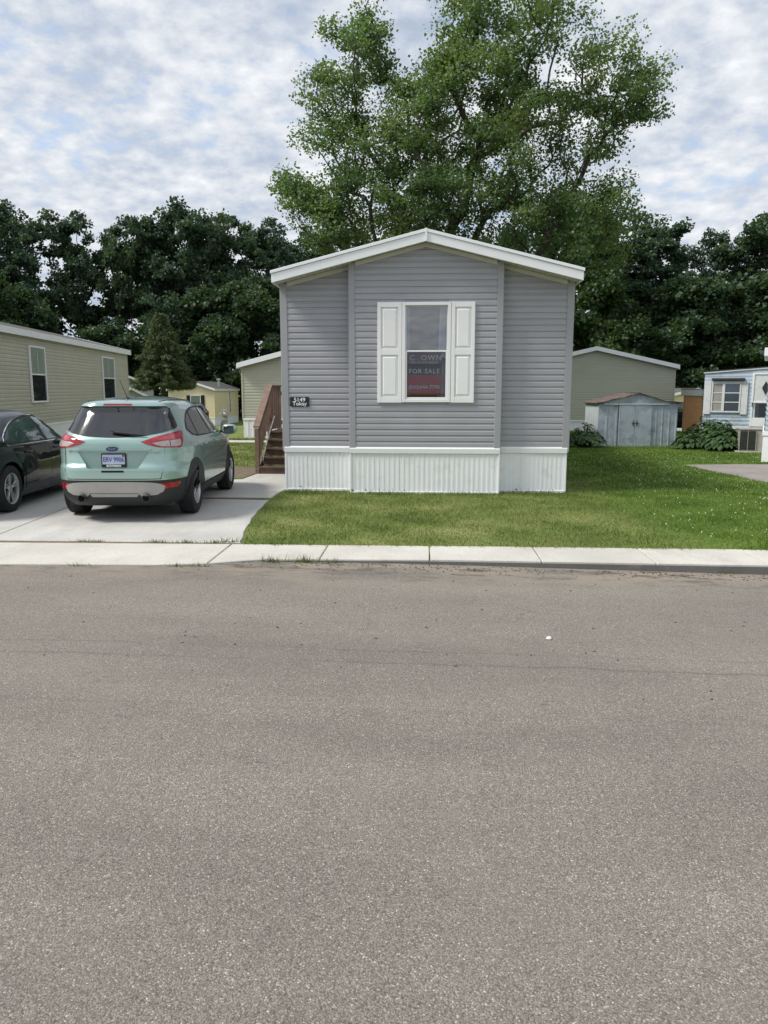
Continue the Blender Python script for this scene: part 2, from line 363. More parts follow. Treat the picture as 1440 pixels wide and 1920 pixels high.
# ------------------------------------------------------------------ mesh helpers
class MB:
    def __init__(s): s.v = []; s.f = []; s.mi = []
    def add(s, vs, fs, mi=0):
        o = len(s.v); s.v += [tuple(v) for v in vs]; s.f += [tuple(i + o for i in f) for f in fs]; s.mi += [mi] * len(fs); return s
    def box(s, x0, x1, y0, y1, z0, z1, mi=0):
        return s.add([(x0, y0, z0), (x1, y0, z0), (x1, y1, z0), (x0, y1, z0), (x0, y0, z1), (x1, y0, z1), (x1, y1, z1), (x0, y1, z1)],
                     [(0, 3, 2, 1), (4, 5, 6, 7), (0, 1, 5, 4), (1, 2, 6, 5), (2, 3, 7, 6), (3, 0, 4, 7)], mi)
    def prism(s, poly, a, b, axis='y', mi=0):
        # poly in the two other axes (x,z for y ; y,z for x ; x,y for z)
        n = len(poly)
        def P(p, t): return {'y': (p[0], t, p[1]), 'x': (t, p[0], p[1]), 'z': (p[0], p[1], t)}[axis]
        vs = [P(p, a) for p in poly] + [P(p, b) for p in poly]
        fs = [tuple(range(n))[::-1], tuple(range(n, 2 * n))] + [(i, (i + 1) % n, n + (i + 1) % n, n + i) for i in range(n)]
        return s.add(vs, fs, mi)
    def tube(s, pts, r, k=8, mi=0, cap=True):
        pts = [Vector(p) for p in pts]; rs = r if isinstance(r, (list, tuple)) else [r] * len(pts)
        vs = []; up = Vector((0.13, 0.21, 0.97))
        for i, p in enumerate(pts):
            d = (pts[min(i + 1, len(pts) - 1)] - pts[max(i - 1, 0)]).normalized()
            a = d.cross(up)
            if a.length < 1e-3: a = d.cross(Vector((1, 0, 0)))
            a.normalize(); b2 = d.cross(a)
            vs += [p + (a * math.cos(2 * math.pi * j / k) + b2 * math.sin(2 * math.pi * j / k)) * rs[i] for j in range(k)]
        fs = []
        for i in range(len(pts) - 1):
            for j in range(k): fs.append((i * k + j, i * k + (j + 1) % k, (i + 1) * k + (j + 1) % k, (i + 1) * k + j))
        if cap: fs += [tuple(range(k))[::-1], tuple(range((len(pts) - 1) * k, len(pts) * k))]
        return s.add(vs, fs, mi)
    def lathe(s, prof, k=24, axis='x', c=(0, 0, 0), mi=0, close=False):
        # prof: (t along axis, radius)
        vs = []
        for t, r in prof:
            for j in range(k):
                a = 2 * math.pi * j / k; ca, sa = r * math.cos(a), r * math.sin(a)
                q = {'x': (t, ca, sa), 'y': (ca, t, sa), 'z': (ca, sa, t)}[axis]
                vs.append((q[0] + c[0], q[1] + c[1], q[2] + c[2]))
        fs = []; n = len(prof)
        for i in range(n - 1 + (1 if close else 0)):
            i2 = (i + 1) % n
            for j in range(k): fs.append((i * k + j, i * k + (j + 1) % k, i2 * k + (j + 1) % k, i2 * k + j))
        return s.add(vs, fs, mi)
    def build(s, name, mats, parent=None, smooth=None, bevel=0.0, loc=None, fix=True):
        me = bpy.data.meshes.new(name); me.from_pydata(s.v, [], s.f)
        mats = mats if isinstance(mats, (list, tuple)) else [mats]
        for m in mats: me.materials.append(M[m] if isinstance(m, str) else m)
        if len(mats) > 1: me.polygons.foreach_set('material_index', s.mi)
        if fix or bevel:
            bm = bmesh.new(); bm.from_mesh(me)
            bmesh.ops.recalc_face_normals(bm, faces=bm.faces)
            if bevel:
                es = [e for e in bm.edges if len(e.link_faces) == 2 and e.calc_face_angle(0) > 0.5]
                bmesh.ops.bevel(bm, geom=es, offset=bevel, segments=2 if bevel > 0.01 else 1, affect='EDGES', clamp_overlap=True)
            bm.to_mesh(me); bm.free()
        if smooth is not None:
            me.polygons.foreach_set('use_smooth', [True] * len(me.polygons))
            me.set_sharp_from_angle(angle=R(smooth))
        me.update()
        return link(name, me, parent, loc)
def link(name, me, parent=None, loc=None):
    o = bpy.data.objects.new(name, me); COL.objects.link(o)
    if parent is not None: o.parent = parent
    if loc is not None: o.location = loc
    return o
def tag(o, label=None, cat=None, group=None, kind=None):
    if label: o['label'] = label
    if cat: o['category'] = cat
    if group: o['group'] = group
    if kind: o['kind'] = kind
    return o
def empty(name, loc=(0, 0, 0), rz=0.0, label=None, cat=None, group=None):
    o = bpy.data.objects.new(name, None); COL.objects.link(o); o.location = loc; o.rotation_euler = (0, 0, rz); o.empty_display_size = 0.2
    return tag(o, label, cat, group)
def copy_tree(o, parent=None):
    c = o.copy(); COL.objects.link(c); c.parent = parent
    for ch in list(o.children): copy_tree(ch, c)
    return c
def boxo(name, mat, parent, x0, x1, y0, y1, z0, z1, bevel=0.0):
    return MB().box(x0, x1, y0, y1, z0, z1).build(name, mat, parent, bevel=bevel)
def text(body, size, mat, parent, mw, name='lettering', extrude=0.0015, bold=0.0, space=1.0, align='CENTER', xs=1.0):
    cu = bpy.data.curves.new(name, 'FONT'); cu.body = body; cu.size = size; cu.extrude = extrude; cu.offset = bold
    cu.align_x = align; cu.align_y = 'CENTER'; cu.space_character = space; cu.resolution_u = 3
    t = bpy.data.objects.new('tmp', cu); COL.objects.link(t)
    dg = bpy.context.evaluated_depsgraph_get()
    me = bpy.data.meshes.new_from_object(t.evaluated_get(dg))
    bpy.data.objects.remove(t); bpy.data.curves.remove(cu)
    me.transform(Matrix.Diagonal((xs, 1, 1, 1)))
    me.materials.clear(); me.materials.append(M[mat]); me.name = name
    o = link(name, me, parent); o.matrix_local = mw
    return o
FRONT = Matrix.Rotation(R(90), 4, 'X')             # lettering standing upright, facing -y
def npmesh(name, verts, faces_per, mat, parent=None, smooth=False):
    """verts (N,k,3): N polygons of k corners each"""
    N, k, _ = verts.shape
    me = bpy.data.meshes.new(name)
    me.vertices.add(N * k); me.vertices.foreach_set('co', verts.reshape(-1).astype(np.float32))
    idx = np.arange(N * k, dtype=np.int32).reshape(N, k)
    if faces_per is None: loops = idx
    else: loops = idx[:, faces_per].reshape(-1, len(faces_per[0]))
    nl = loops.size; fl = loops.shape[1]
    me.loops.add(nl); me.loops.foreach_set('vertex_index', loops.reshape(-1))
    me.polygons.add(nl // fl); me.polygons.foreach_set('loop_start', np.arange(0, nl, fl, dtype=np.int32))
    me.materials.append(M[mat]); me.update(calc_edges=True)
    if smooth: me.polygons.foreach_set('use_smooth', [True] * len(me.polygons))
    return link(name, me, parent)

def sstep(a, b, x):
    t = min(1, max(0, (x - a) / (b - a))); return t * t * (3 - 2 * t)
def terrain(x, y): return -1.3 * sstep(30, 62, y)
def roadz(x): return -min(0.10, max(0.006, 0.042 + 0.0145 * x))
def road_z(x, y): return roadz(x) - 0.012 * max(0.0, 0.0)

# ------------------------------------------------------------------ ground, road, pavement
def ground():
    ys = [-400, -120, -40, -15, 7.9, 8.35, 8.36, 10, 13, 16, 20, 25, 30, 34, 38, 42, 46, 50, 54, 58, 62, 70, 100, 200, 600]
    xs = [-500, -120, -60, -30, -15, -8, -3, 0, 3, 6, 10, 15, 30, 60, 120, 500]
    mb = MB(); vs = []
    for y in ys:
        for x in xs: vs.append((x, y, -0.35 if y < 8.355 else terrain(x, y)))
    nx = len(xs); fs = [(j * nx + i, j * nx + i + 1, (j + 1) * nx + i + 1, (j + 1) * nx + i) for j in range(len(ys) - 1) for i in range(nx - 1)]
    mb.add(vs, fs)
    tag(mb.build('ground', 'grass', fix=False), 'mown lawn and open ground between the homes', 'ground', kind='structure')
ground()
def road():
    xs = [-300, -60, -20, -8, -4, -2.4, -1, 0, 1, 2, 3, 4, 6, 20, 60, 300]; ys = [-60, -8, 0, 4, 7, 8.34]
    mb = MB(); vs = [(x, y, roadz(x) - 0.0 * y) for y in ys for x in xs]; nx = len(xs)
    mb.add(vs, [(j * nx + i, j * nx + i + 1, (j + 1) * nx + i + 1, (j + 1) * nx + i) for j in range(len(ys) - 1) for i in range(nx - 1)])
    tag(mb.build('road', 'asphalt', fix=False), 'worn grey asphalt street in front of the kerb', 'road', kind='structure')
road()
def yback(x): return 8.74 + (0.02 * (x + 2) if x < -2 else 0)
def yfront(x):
    pts = [(-60, 7.0), (-12, 7.45), (-4.43, 7.59), (-2.45, 7.66), (-1.75, 7.97), (0, 8.03), (3.7, 7.95), (15, 7.6), (60, 6.9)]
    for (a, b), (c, d) in zip(pts, pts[1:]):
        if x <= c: return b + (d - b) * (x - a) / (c - a)
    return 6.9
def walk():
    root = empty('sidewalk', (0, 8.4, 0)); tag(root, kind='structure'); root['label'] = 'pale concrete sidewalk of square slabs along the kerb'
    xs = [-14.6, -11.4, -8.2, -5.3, -2.28] + [-1.14 + 1.18 * i for i in range(0, 12)]
    rnd = random.Random(4)
    for a, b in zip(xs, xs[1:]):
        mb = MB(); top = 0.010 + rnd.uniform(-0.003, 0.003); g = 0.006
        n = 6; fr = []; bk = []
        for i in range(n + 1):
            x = a + g + (b - a - 2 * g) * i / n; fr.append((x, yfront(x) - 8.4)); bk.append((x, yback(x) - 8.4))
        poly = fr + bk[::-1]
        mb.prism(poly, -0.16, top, 'z')
        mb.build('slab', 'concrete_walk', root, bevel=0.008)
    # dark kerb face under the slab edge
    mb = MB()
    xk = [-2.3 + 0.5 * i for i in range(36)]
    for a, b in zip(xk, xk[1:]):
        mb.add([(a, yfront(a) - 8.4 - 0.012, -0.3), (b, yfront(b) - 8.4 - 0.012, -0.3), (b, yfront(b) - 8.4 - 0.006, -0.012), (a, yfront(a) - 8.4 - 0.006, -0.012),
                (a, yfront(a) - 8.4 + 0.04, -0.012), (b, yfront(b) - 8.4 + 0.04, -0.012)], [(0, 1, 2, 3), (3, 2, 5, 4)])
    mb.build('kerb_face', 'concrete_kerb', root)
walk()
def drive_edge(y):   # right edge of the driveway
    pts = [(8.78, -2.16), (9.4, -2.30), (10.5, -2.45), (12.0, -2.57), (13.2, -2.60), (13.55, -2.56), (17, -2.56)]
    for (a, b), (c, d) in zip(pts, pts[1:]):
        if y <= c: return b + (d - b) * (y - a) / (c - a)
    return -2.56
def driveway():
    root = empty('driveway', (-5, 8.8, 0)); tag(root, kind='structure'); root['label'] = 'broad concrete driveway under the two parked cars'
    def slab(poly, t):
        MB().prism([(x + 5, y - 8.8) for x, y in poly], -0.1, t, 'z').build('slab', 'concrete_drive', root, bevel=0.006)
    ye = [8.80 + 0.35 * i for i in range(23)]
    j = lambda y: -5.30 - 0.075 * (y - 8.8)
    right = [(drive_edge(y) + 0.03 * mnoise.noise(Vector((y * 2.1, 0, 0))), y) for y in ye if y <= 16.2] + [(-2.56, 16.3)]
    slab([(j(8.8) + 0.008, 8.80)] + [p for p in right if p[1] <= 12.6] + [(j(12.6) + 0.008, 12.6)], 0.012)
    slab([(j(12.612) + 0.008, 12.612), (drive_edge(12.612), 12.612)] + [p for p in right if p[1] > 12.65] + [(-3.62, 16.3), (-3.7, 15.2), (-4.1, 15.0), (j(15.0), 15.0)], 0.014)
    slab([(-9.7, 8.65), (j(8.8) - 0.008, 8.78), (j(12.6) - 0.008, 12.6), (-10.25, 12.6)], 0.011)
    slab([(-10.25, 12.612), (j(12.612) - 0.008, 12.612), (j(17) - 0.008, 17), (-10.85, 17)], 0.013)
driveway()
tag(MB().prism([(-9.8, 8.6), (-2.2, 8.6), (-2.75, 12.9), (-5.4, 12.9), (-5.55, 17), (-6.1, 17), (-5.7, 12.9), (-9.8, 12.9)], -.05, .005, 'z').build('joint_sand', 'earth', None), 'dark soil packed into the driveway joints', None, kind='structure')
def sheet(name, poly, z, mat, label, cat=None):
    mb = MB(); mb.prism([(x, y) for x, y in poly], z - 0.06, z, 'z')
    return tag(mb.build(name, mat), label, None, kind='structure')
sheet('path', [(-14, 25.9), (-2.7, 25.9), (-2.7, 26.9), (-14, 26.9)], 0.02, 'concrete_walk', 'narrow concrete walkway crossing the grass behind the cars')
gp = [(5.9 + 0.25 * mnoise.noise(Vector((i * 1.3, 2, 0))), 18.5 - 0.0 * i) for i in range(1)]
sheet('gravel_pad', [(6.15, 18.7), (6.28, 17.6), (6.45, 16.5), (6.55, 15.6), (6.8, 14.6), (7.4, 13.2), (24, 13.2), (24, 18.3), (9.5, 18.9), (7.4, 18.95)], 0.016, 'gravel', 'worn gravel parking pad at the edge of the clover lawn')
sheet('bare_earth', [(-4.35, 15.3), (-3.75, 15.45), (-3.68, 16.4), (-3.8, 17.6), (-4.5, 17.9), (-5.2, 17.0), (-5.0, 15.9)], 0.008, 'earth', 'patch of bare earth and straw beside the steps')

# ------------------------------------------------------------------ siding
def lap(mb, p0, u, n, a0, a1, b0, b1, z0, z1, d=0.018, mi=0):
    """one lap-siding course: bottom edge from a0 to a1, top edge from b0 to b1 along u, outward n"""
    h = z1 - z0; p0 = Vector(p0); u = Vector(u); n = Vector(n); Z = Vector((0, 0, 1))
    def q(a, t, o): return p0 + u * a + Z * (z0 + t * h) + n * o
    l = lambda t: a0 + (b0 - a0) * t
    r = lambda t: a1 + (b1 - a1) * t
    prof = [(0.0, 0.0), (0.0, d), (0.60, d * 0.95), (0.78, d * 0.30), (1.0, d * 0.16)]
    vs = [q(l(t), t, o) for t, o in prof] + [q(r(t), t, o) for t, o in prof]
    k = len(prof); fs = [(i, i + k, i + 1 + k, i + 1) for i in range(k - 1)]
    mb.add(vs, fs, mi)
def courses(z0, z1, h):
    n = max(1, round((z1 - z0) / h)); h = (z1 - z0) / n
    return [(z0 + i * h, z0 + (i + 1) * h) for i in range(n)]
def window_unit(parent, org, u, n, w, z0, z1, lower='screen', upper='blind', glass='glass_far', muntins=0, frame='white_vinyl', fw=0.05):
    """sash window standing a little proud of a wall; frame (> pane, blind) in wall coordinates"""
    org = Vector(org); u = Vector(u); n = Vector(n)
    m = Matrix((( u.x, -n.x, 0, org.x), (u.y, -n.y, 0, org.y), (u.z, -n.z, 1, org.z), (0, 0, 0, 1)))   # local x along the wall, local -y outward
    fr = MB(); hw = w / 2; zm = (z0 + z1) / 2
    fr.box(-hw, -hw + fw, -0.055, 0, z0, z1).box(hw - fw, hw, -0.055, 0, z0, z1)
    fr.box(-hw + fw, hw - fw, -0.053, 0, z0, z0 + fw).box(-hw + fw, hw - fw, -0.053, 0, z1 - fw, z1).box(-hw + fw, hw - fw, -0.045, 0, zm - fw * 0.4, zm + fw * 0.4)
    win = fr.build('window', frame, parent, bevel=0.004); win.matrix_local = m
    for a, b, mt in ((z0 + fw, zm - fw * 0.4, lower), (zm + fw * 0.4, z1 - fw, upper)):
        if mt == 'blind':
            sl = MB(); k = max(6, int((b - a) / 0.06))
            for i in range(k):
                zz_ = a + (b - a) * (i + 0.5) / k; h = (b - a) / k * 0.46
                sl.add([(-hw + fw, -0.008, zz_ - h), (hw - fw, -0.008, zz_ - h), (hw - fw, -0.016, zz_ + h), (-hw + fw, -0.016, zz_ + h)], [(0, 1, 2, 3)])
            sl.build('blind', 'blind', win, fix=False)
            MB().add([(-hw + fw, -.026, a), (hw - fw, -.026, a), (hw - fw, -.026, b), (-hw + fw, -.026, b)], [(0, 1, 2, 3)]).build('pane', 'window_glass_matt', win, fix=False)
            for i in range(1, muntins + 1):
                x = -hw + fw + (w - 2 * fw) * i / (muntins + 1)
                boxo('muntin', frame, win, x - 0.008, x + 0.008, -0.034, -0.030, a, b)
        else:
            MB().box(-hw + fw, hw - fw, -0.028, -0.006, a, b).build('pane', glass if mt == 'screen' else mt, win)
    return win

# ------------------------------------------------------------------ the grey mobile home
HX, HY = -0.045, 13.35
def main_house():
    root = empty('mobile_home', (HX, HY, 0), 0, 'grey lap-sided mobile home with white shutters and a for-sale window facing the street', 'mobile home')
    W2, BAY, SY, L = 2.49, 1.285, 0.20, 13.6
    FRY = -0.27                                    # fascia plane in front of the bay
    EAV, ZE0, ZR0 = 2.56, 3.555, 4.195             # fascia lower edge at the eave / at the ridge
    SL = (ZR0 - ZE0) / EAV
    soff = lambda x: ZR0 - SL * abs(x) + 0.012     # soffit height above x
    zb, hb = 0.812, 0.1035
    # --- siding courses, each a board of its own
    wx0, wx1, wz0, wz1 = -0.355, 0.395, 1.61, 3.21       # clear opening of the window
    def board(a0, a1, b0, b1, z0, z1, y):
        mb = MB(); lap(mb, (0, y, 0), (1, 0, 0), (0, -1, 0), a0, a1, b0, b1, z0, z1)
        mb.build('siding_board', 'siding_grey', root, fix=False)
    z = zb
    while z < 4.10:
        z1 = z + hb
        lim = lambda zz_: max(0.0, (ZR0 + 0.012 - 0.02 - zz_) / SL)      # half width of gable at height
        # bay
        a, b = min(BAY - 0.03, lim(z)), min(BAY - 0.03, lim(z1))
        if a > 0.02:
            if z1 > wz0 and z < wz1:
                board(-a, wx0, -a, wx0, z, z1, 0); board(wx1, a, wx1, a, z, z1, 0)
            else:
                board(-a, a, -b, b, z, z1, 0)
        a, b = min(W2 - 0.04, lim(z)), min(W2 - 0.04, lim(z1))
        i0 = BAY + 0.005
        if a > i0 + 0.02:
            board(-a, -i0, -max(b, i0), -i0, z, z1, SY); board(i0, a, i0, max(b, i0), z, z1, SY)
        z = z1
    # --- wall core behind the siding (with the window opening)
    mb = MB()
    def gable(x0, x1, y0, y1, zlo):
        n = 2 if x0 * x1 < 0 else 1
        pts = [(x0, zlo), (x1, zlo), (x1, soff(x1) - 0.005)] + ([(0, soff(0) - 0.005)] if x0 * x1 < 0 else []) + [(x0, soff(x0) - 0.005)]
        mb.prism(pts, y0, y1, 'y')
    mb.box(-BAY + 0.02, wx0, 0.002, 0.10, 0.1, wz1); mb.box(wx1, BAY - 0.02, 0.002, 0.10, 0.1, wz1); mb.box(wx0, wx1, 0.002, 0.10, 0.1, wz0)
    mb.prism([(-BAY + 0.02, wz1), (BAY - 0.02, wz1), (BAY - 0.02, soff(BAY)), (0, soff(0) - 0.005), (-BAY + 0.02, soff(BAY))], 0.002, 0.10, 'y')
    gable(-W2 + 0.02, -BAY + 0.02, SY + 0.002, SY + 0.1, 0.1); gable(BAY - 0.02, W2 - 0.02, SY + 0.002, SY + 0.1, 0.1)
    mb.box(-W2 + 0.01, -W2 + 0.1, SY + 0.1, L, 0.1, soff(W2) - 0.02); mb.box(W2 - 0.1, W2 - 0.01, SY + 0.1, L, 0.1, soff(W2) - 0.02)
    mb.box(-BAY + 0.02, -BAY + 0.09, 0.1, SY + 0.1, 0.1, soff(BAY) - 0.01); mb.box(BAY - 0.09, BAY - 0.02, 0.1, SY + 0.1, 0.1, soff(BAY) - 0.01)
    gable(-W2 + 0.1, W2 - 0.1, L - 0.1, L - 0.01, 0.1)
    mb.build('wall', 'trim_grey', root)
    for sx in (-1, 1):
        mb = MB()
        for z0, z1 in courses(zb, soff(W2) - 0.02, hb):
            lap(mb, (sx * W2, 0, 0), (0, 1, 0), (sx, 0, 0), SY + 0.05, L, SY + 0.05, L, z0, z1)
        tag(mb.build('side_siding', 'siding_grey', root, fix=False), kind='stuff')
    mb = MB()
    for z0, z1 in courses(zb, 4.1, hb):
        a, b = min(W2, (ZR0 - z0) / SL), min(W2, (ZR0 - z1) / SL)
        lap(mb, (0, L, 0), (-1, 0, 0), (0, 1, 0), -a, a, -b, b, z0, z1)
    tag(mb.build('rear_siding', 'siding_grey', root, fix=False), kind='stuff')
    # --- corner posts
    for x, y in ((-W2, SY), (W2, SY), (-BAY, 0), (BAY, 0)):
        s = 1 if x > 0 else -1
        zt = soff(x - s * 0.06) - 0.006
        mb = MB(); w = 0.105 if abs(x) > 2 else 0.092
        xa, xb = (x - s * w, x + s * 0.018)
        mb.box(min(xa, xb), max(xa, xb), y - 0.026, y + (0.19 if abs(x) < 2 else 0.10), 0.715, zt)
        mb.build('corner_post', 'trim_grey', root, bevel=0.006)
    # --- frieze boards under the soffit
    fh = 0.072
    def frieze(x0, x1, y):
        pts = [(x0, soff(x0) - fh), (x1, soff(x1) - fh), (x1, soff(x1) - 0.004), (x0, soff(x0) - 0.004)]
        MB().prism(pts, y - 0.032, y + 0.01, 'y').build('frieze', 'soffit', root, bevel=0.003)
    frieze(-BAY + 0.096, 0, 0); frieze(0, BAY - 0.096, 0); frieze(-W2 + 0.108, -BAY - 0.02, SY); frieze(BAY + 0.02, W2 - 0.108, SY)
    # --- soffit of narrow vented panels
    for s in (-1, 1):
        mb = MB(); x = 0.0; p = 0.10
        while x < EAV - 0.01:
            xb = min(x + p, EAV - 0.002)
            x0, x1 = x + 0.006, xb - 0.006
            mb.add([(s * x0, FRY + 0.02, soff(x0)), (s * x1, FRY + 0.02, soff(x1)), (s * x1, SY + 0.1, soff(x1)), (s * x0, SY + 0.1, soff(x0)),
                    (s * x, FRY + 0.02, soff(x) + 0.012), (s * x, SY + 0.1, soff(x) + 0.012), (s * xb, FRY + 0.02, soff(xb) + 0.012), (s * xb, SY + 0.1, soff(xb) + 0.012)],
                   [(0, 1, 2, 3), (4, 0, 3, 5), (1, 6, 7, 2)])
            x = xb
        mb.build('soffit', 'soffit', root, fix=False)
        mb = MB(); rnd = random.Random(7 + s)
        for i in range(22):
            x = 0.12 + i * 0.108
            if rnd.random() < 0.25: continue
            zz_ = soff(x) - 0.001
            mb.box(s * x - 0.014, s * x + 0.014, FRY + 0.035, FRY + 0.055, zz_ - 0.004, zz_ + 0.006)
        mb.build('soffit_dash', 'hole', root)  # dark dashes stand in for soffit holes and J-channel shadow at the fascia
    # --- fascia and roof
    for s in (-1, 1):
        def strip(y0, y1, lo, hi, name, mat, xo=EAV):
            pts = [(0, ZR0 + lo), (s * xo, ZE0 + lo), (s * xo, ZE0 + hi), (0, ZR0 + hi)]
            return MB().prism(pts, y0, y1, 'y').build(name, mat, root, bevel=0.004)
        strip(FRY, FRY + 0.022, -0.010, 0.133, 'fascia', 'fascia_white')
        strip(FRY - 0.016, FRY + 0.03, 0.135, 0.186, 'drip_edge', 'fascia_white', EAV + 0.015)
        # roof deck
        pts = [(0, ZR0 + 0.10), (s * EAV, ZE0 + 0.10), (s * EAV, ZE0 + 0.181), (0, ZR0 + 0.181)]
        MB().prism(pts, FRY + 0.031, L + 0.25, 'y').build('roof', 'shingle', root)
        MB().box(min(s * (EAV - 0.02), s * (EAV + 0.004)), max(s * (EAV - 0.02), s * (EAV + 0.004)), FRY + 0.024, L + 0.25, ZE0 - 0.005, ZE0 + 0.098).build('eave_board', 'fascia_white', root)
        MB().add([(s * (W2 - 0.05), SY, ZE0 + 0.012), (s * EAV, SY, ZE0 + 0.012), (s * EAV, L + 0.2, ZE0 + 0.012), (s * (W2 - 0.05), L + 0.2, ZE0 + 0.012)], [(0, 1, 2, 3)]).build('soffit', 'soffit', root)
    # joint seam of the fascia at the ridge
    boxo('ridge_cap', 'fascia_white', root, -0.018, 0.018, FRY - 0.022, FRY + 0.02, ZR0 - 0.012, ZR0 + 0.192)
    # --- white band and ribbed skirting
    def band(x0, x1, y):
        pts = [(y + 0.02, 0.700), (y - 0.030, 0.700), (y - 0.034, 0.782), (y - 0.016, 0.810), (y + 0.02, 0.812)]
        MB().prism(pts, x0, x1, 'x').build('band', 'white_vinyl', root, bevel=0.002)
    band(-BAY - 0.012, BAY + 0.012, 0); band(-W2 + 0.01, -BAY - 0.014, SY); band(BAY + 0.014, W2 - 0.01, SY)
    def ribbed(x0, x1, y, n, z0):
        pw = (x1 - x0) / n
        for i in range(n):
            a = x0 + i * pw; mb = MB(); prof = []
            k = 5; rw = pw / k
            for j in range(k):
                t = a + j * rw
                prof += [(t, 0.0), (t + rw * 0.50, 0.0), (t + rw * 0.56, -0.0035), (t + rw * 0.94, -0.0035)]
            prof.append((a + pw - 0.0015, 0.0))
            vs = [(px, y + py, z0) for px, py in prof] + [(px, y + py, 0.705) for px, py in prof]
            m_ = len(prof); mb.add(vs, [(q, q + 1, m_ + q + 1, m_ + q) for q in range(m_ - 1)])
            mb.build('skirting_panel', 'skirt_white', root, fix=False)
        boxo('skirting_rail', 'skirt_white', root, x0, x1, y - 0.020, y + 0.005, z0 - 0.03, z0 + 0.012, 0.003)
    ribbed(-BAY - 0.01, BAY + 0.01, -0.005, 6, 0.02); ribbed(-W2 + 0.03, -BAY - 0.012, SY - 0.005, 3, 0.035); ribbed(BAY + 0.012, W2 - 0.03, SY - 0.005, 3, 0.03)
    for x, y in ((-W2 + 0.012, SY - 0.015), (W2 - 0.042, SY - 0.015), (-BAY - 0.014, -0.022), (BAY - 0.014, -0.022)):
        boxo('skirting_corner', 'skirt_white', root, x, x + 0.03, y, y + 0.09, 0.012, 0.699, 0.003)
    for s in (-1, 1):
        boxo('skirting_side', 'skirt_white', root, min(s * (W2 - 0.03), s * (W2 - 0.01)), max(s * (W2 - 0.03), s * (W2 - 0.01)), SY + 0.08, L, 0.0, 0.8)
        boxo('skirting_return', 'skirt_white', root, min(s * (BAY - 0.012), s * (BAY + 0.006)), max(s * (BAY - 0.012), s * (BAY + 0.006)), 0.07, SY + 0.02, 0.01, 0.70)
    # shaded gap under the rail, put in as a dark strip
    boxo('gap_shade', 'wood_dark', root, -W2 + 0.05, W2 - 0.05, SY + 0.02, SY + 0.08, -0.02, 0.1)
    mb = MB(); rnd = random.Random(3)
    for x, y, zz_, r in ((-1.27, -0.03, 0.05, 0.022), (-1.02, -0.03, 0.055, 0.014), (-2.2, SY - 0.03, 0.09, 0.013), (-0.35, -0.03, 0.06, 0.009), (1.62, SY - 0.03, 0.06, 0.014), (2.25, SY - 0.03, 0.055, 0.010), (-1.24, -0.03, 0.03, 0.02)):
        mb.lathe([(y + 0.012, r), (y + 0.008, r * 0.6), (y + 0.010, 0.001)], 7, 'y', (x, 0, zz_))
    mb.build('skirting_hole', 'hole', root, fix=False)

    # --- the window
    wcx = 0.02
    fr = MB()
    X0, X1, Z0, Z1 = wcx - 0.412, wcx + 0.412, 1.578, 3.246
    fr.box(X0, X0 + 0.055, -0.052, 0.04, Z0, Z1).box(X1 - 0.055, X1, -0.052, 0.04, Z0, Z1)
    fr.box(X0 + 0.055, X1 - 0.055, -0.050, 0.04, Z0, Z0 + 0.055).box(X0 + 0.055, X1 - 0.055, -0.050, 0.04, Z1 - 0.055, Z1)
    win = fr.build('window', 'white_vinyl', root, bevel=0.005)
    def sash(y, z0, z1, t, nm):
        a, b = X0 + 0.056, X1 - 0.056
        m_ = MB(); m_.box(a, a + t, y, y + 0.03, z0, z1).box(b - t, b, y, y + 0.03, z0, z1).box(a + t, b - t, y + 0.001, y + 0.03, z0, z0 + t).box(a + t, b - t, y + 0.001, y + 0.03, z1 - t, z1)
        m_.build('sash', 'white_vinyl', win, bevel=0.003)
        MB().add([(a + t, y + .014, z0 + t), (b - t, y + .014, z0 + t), (b - t, y + .014, z1 - t), (a + t, y + .014, z1 - t)], [(0, 1, 2, 3)]).build('pane', 'window_glass_clear' if nm == 'u' else 'window_glass', win, fix=False)
    sash(-0.004, 2.42, 3.19, 0.014, 'u'); sash(-0.036, 1.636, 2.452, 0.028, 'l')
    # room behind
    mb = MB(); rx0, rx1, ry1, rz0, rz1 = -1.2, 1.2, 2.2, 0.9, 3.5
    mb.add([(rx0, 0.11, rz0), (rx1, 0.11, rz0), (rx1, ry1, rz0), (rx0, ry1, rz0), (rx0, 0.11, rz1), (rx1, 0.11, rz1), (rx1, ry1, rz1), (rx0, ry1, rz1)],
           [(0, 1, 2, 3), (7, 6, 5, 4), (3, 2, 6, 7), (0, 3, 7, 4), (1, 5, 6, 2)])
    mb.build('room', 'interior', root, fix=False)
    for (xa, xb, xc, xd) in ((-0.40, -0.265, -0.40, -0.27), (0.245, 0.42, 0.205, 0.42)):
        mb = MB(); n = 26; vs = []
        for i in range(n + 1):
            t = i / n; wv = 0.022 * math.sin(t * 19) + 0.01 * math.sin(t * 43)
            vs += [(xa + (xb - xa) * t, 0.16 + wv, 3.24), (xc + (xd - xc) * t, 0.16 + wv, 1.6)]
        mb.add(vs, [(2 * i, 2 * i + 1, 2 * i + 3, 2 * i + 2) for i in range(n)])
        mb.build('curtain', 'curtain', root, smooth=60, fix=False)
    # --- shutters
    def shutter(x0, x1):
        s = MB(); y0, y1 = -0.050, -0.014; zt, zbm, zm = 3.246, 1.572, 2.425; st = 0.062
        s.box(x0, x0 + st, y0, y1, zbm, zt).box(x1 - st, x1, y0, y1, zbm, zt)
        for a, b in ((zbm, zbm + 0.10), (zm - 0.052, zm + 0.052), (zt - 0.085, zt)):
            s.box(x0 + st, x1 - st, y0 + 0.0015, y1, a, b)
        s.box(x0 + st, x1 - st, -0.026, y1 + 0.001, zbm + 0.1, zt - 0.085)
        sh = s.build('shutter', 'shutter', root, bevel=0.004)
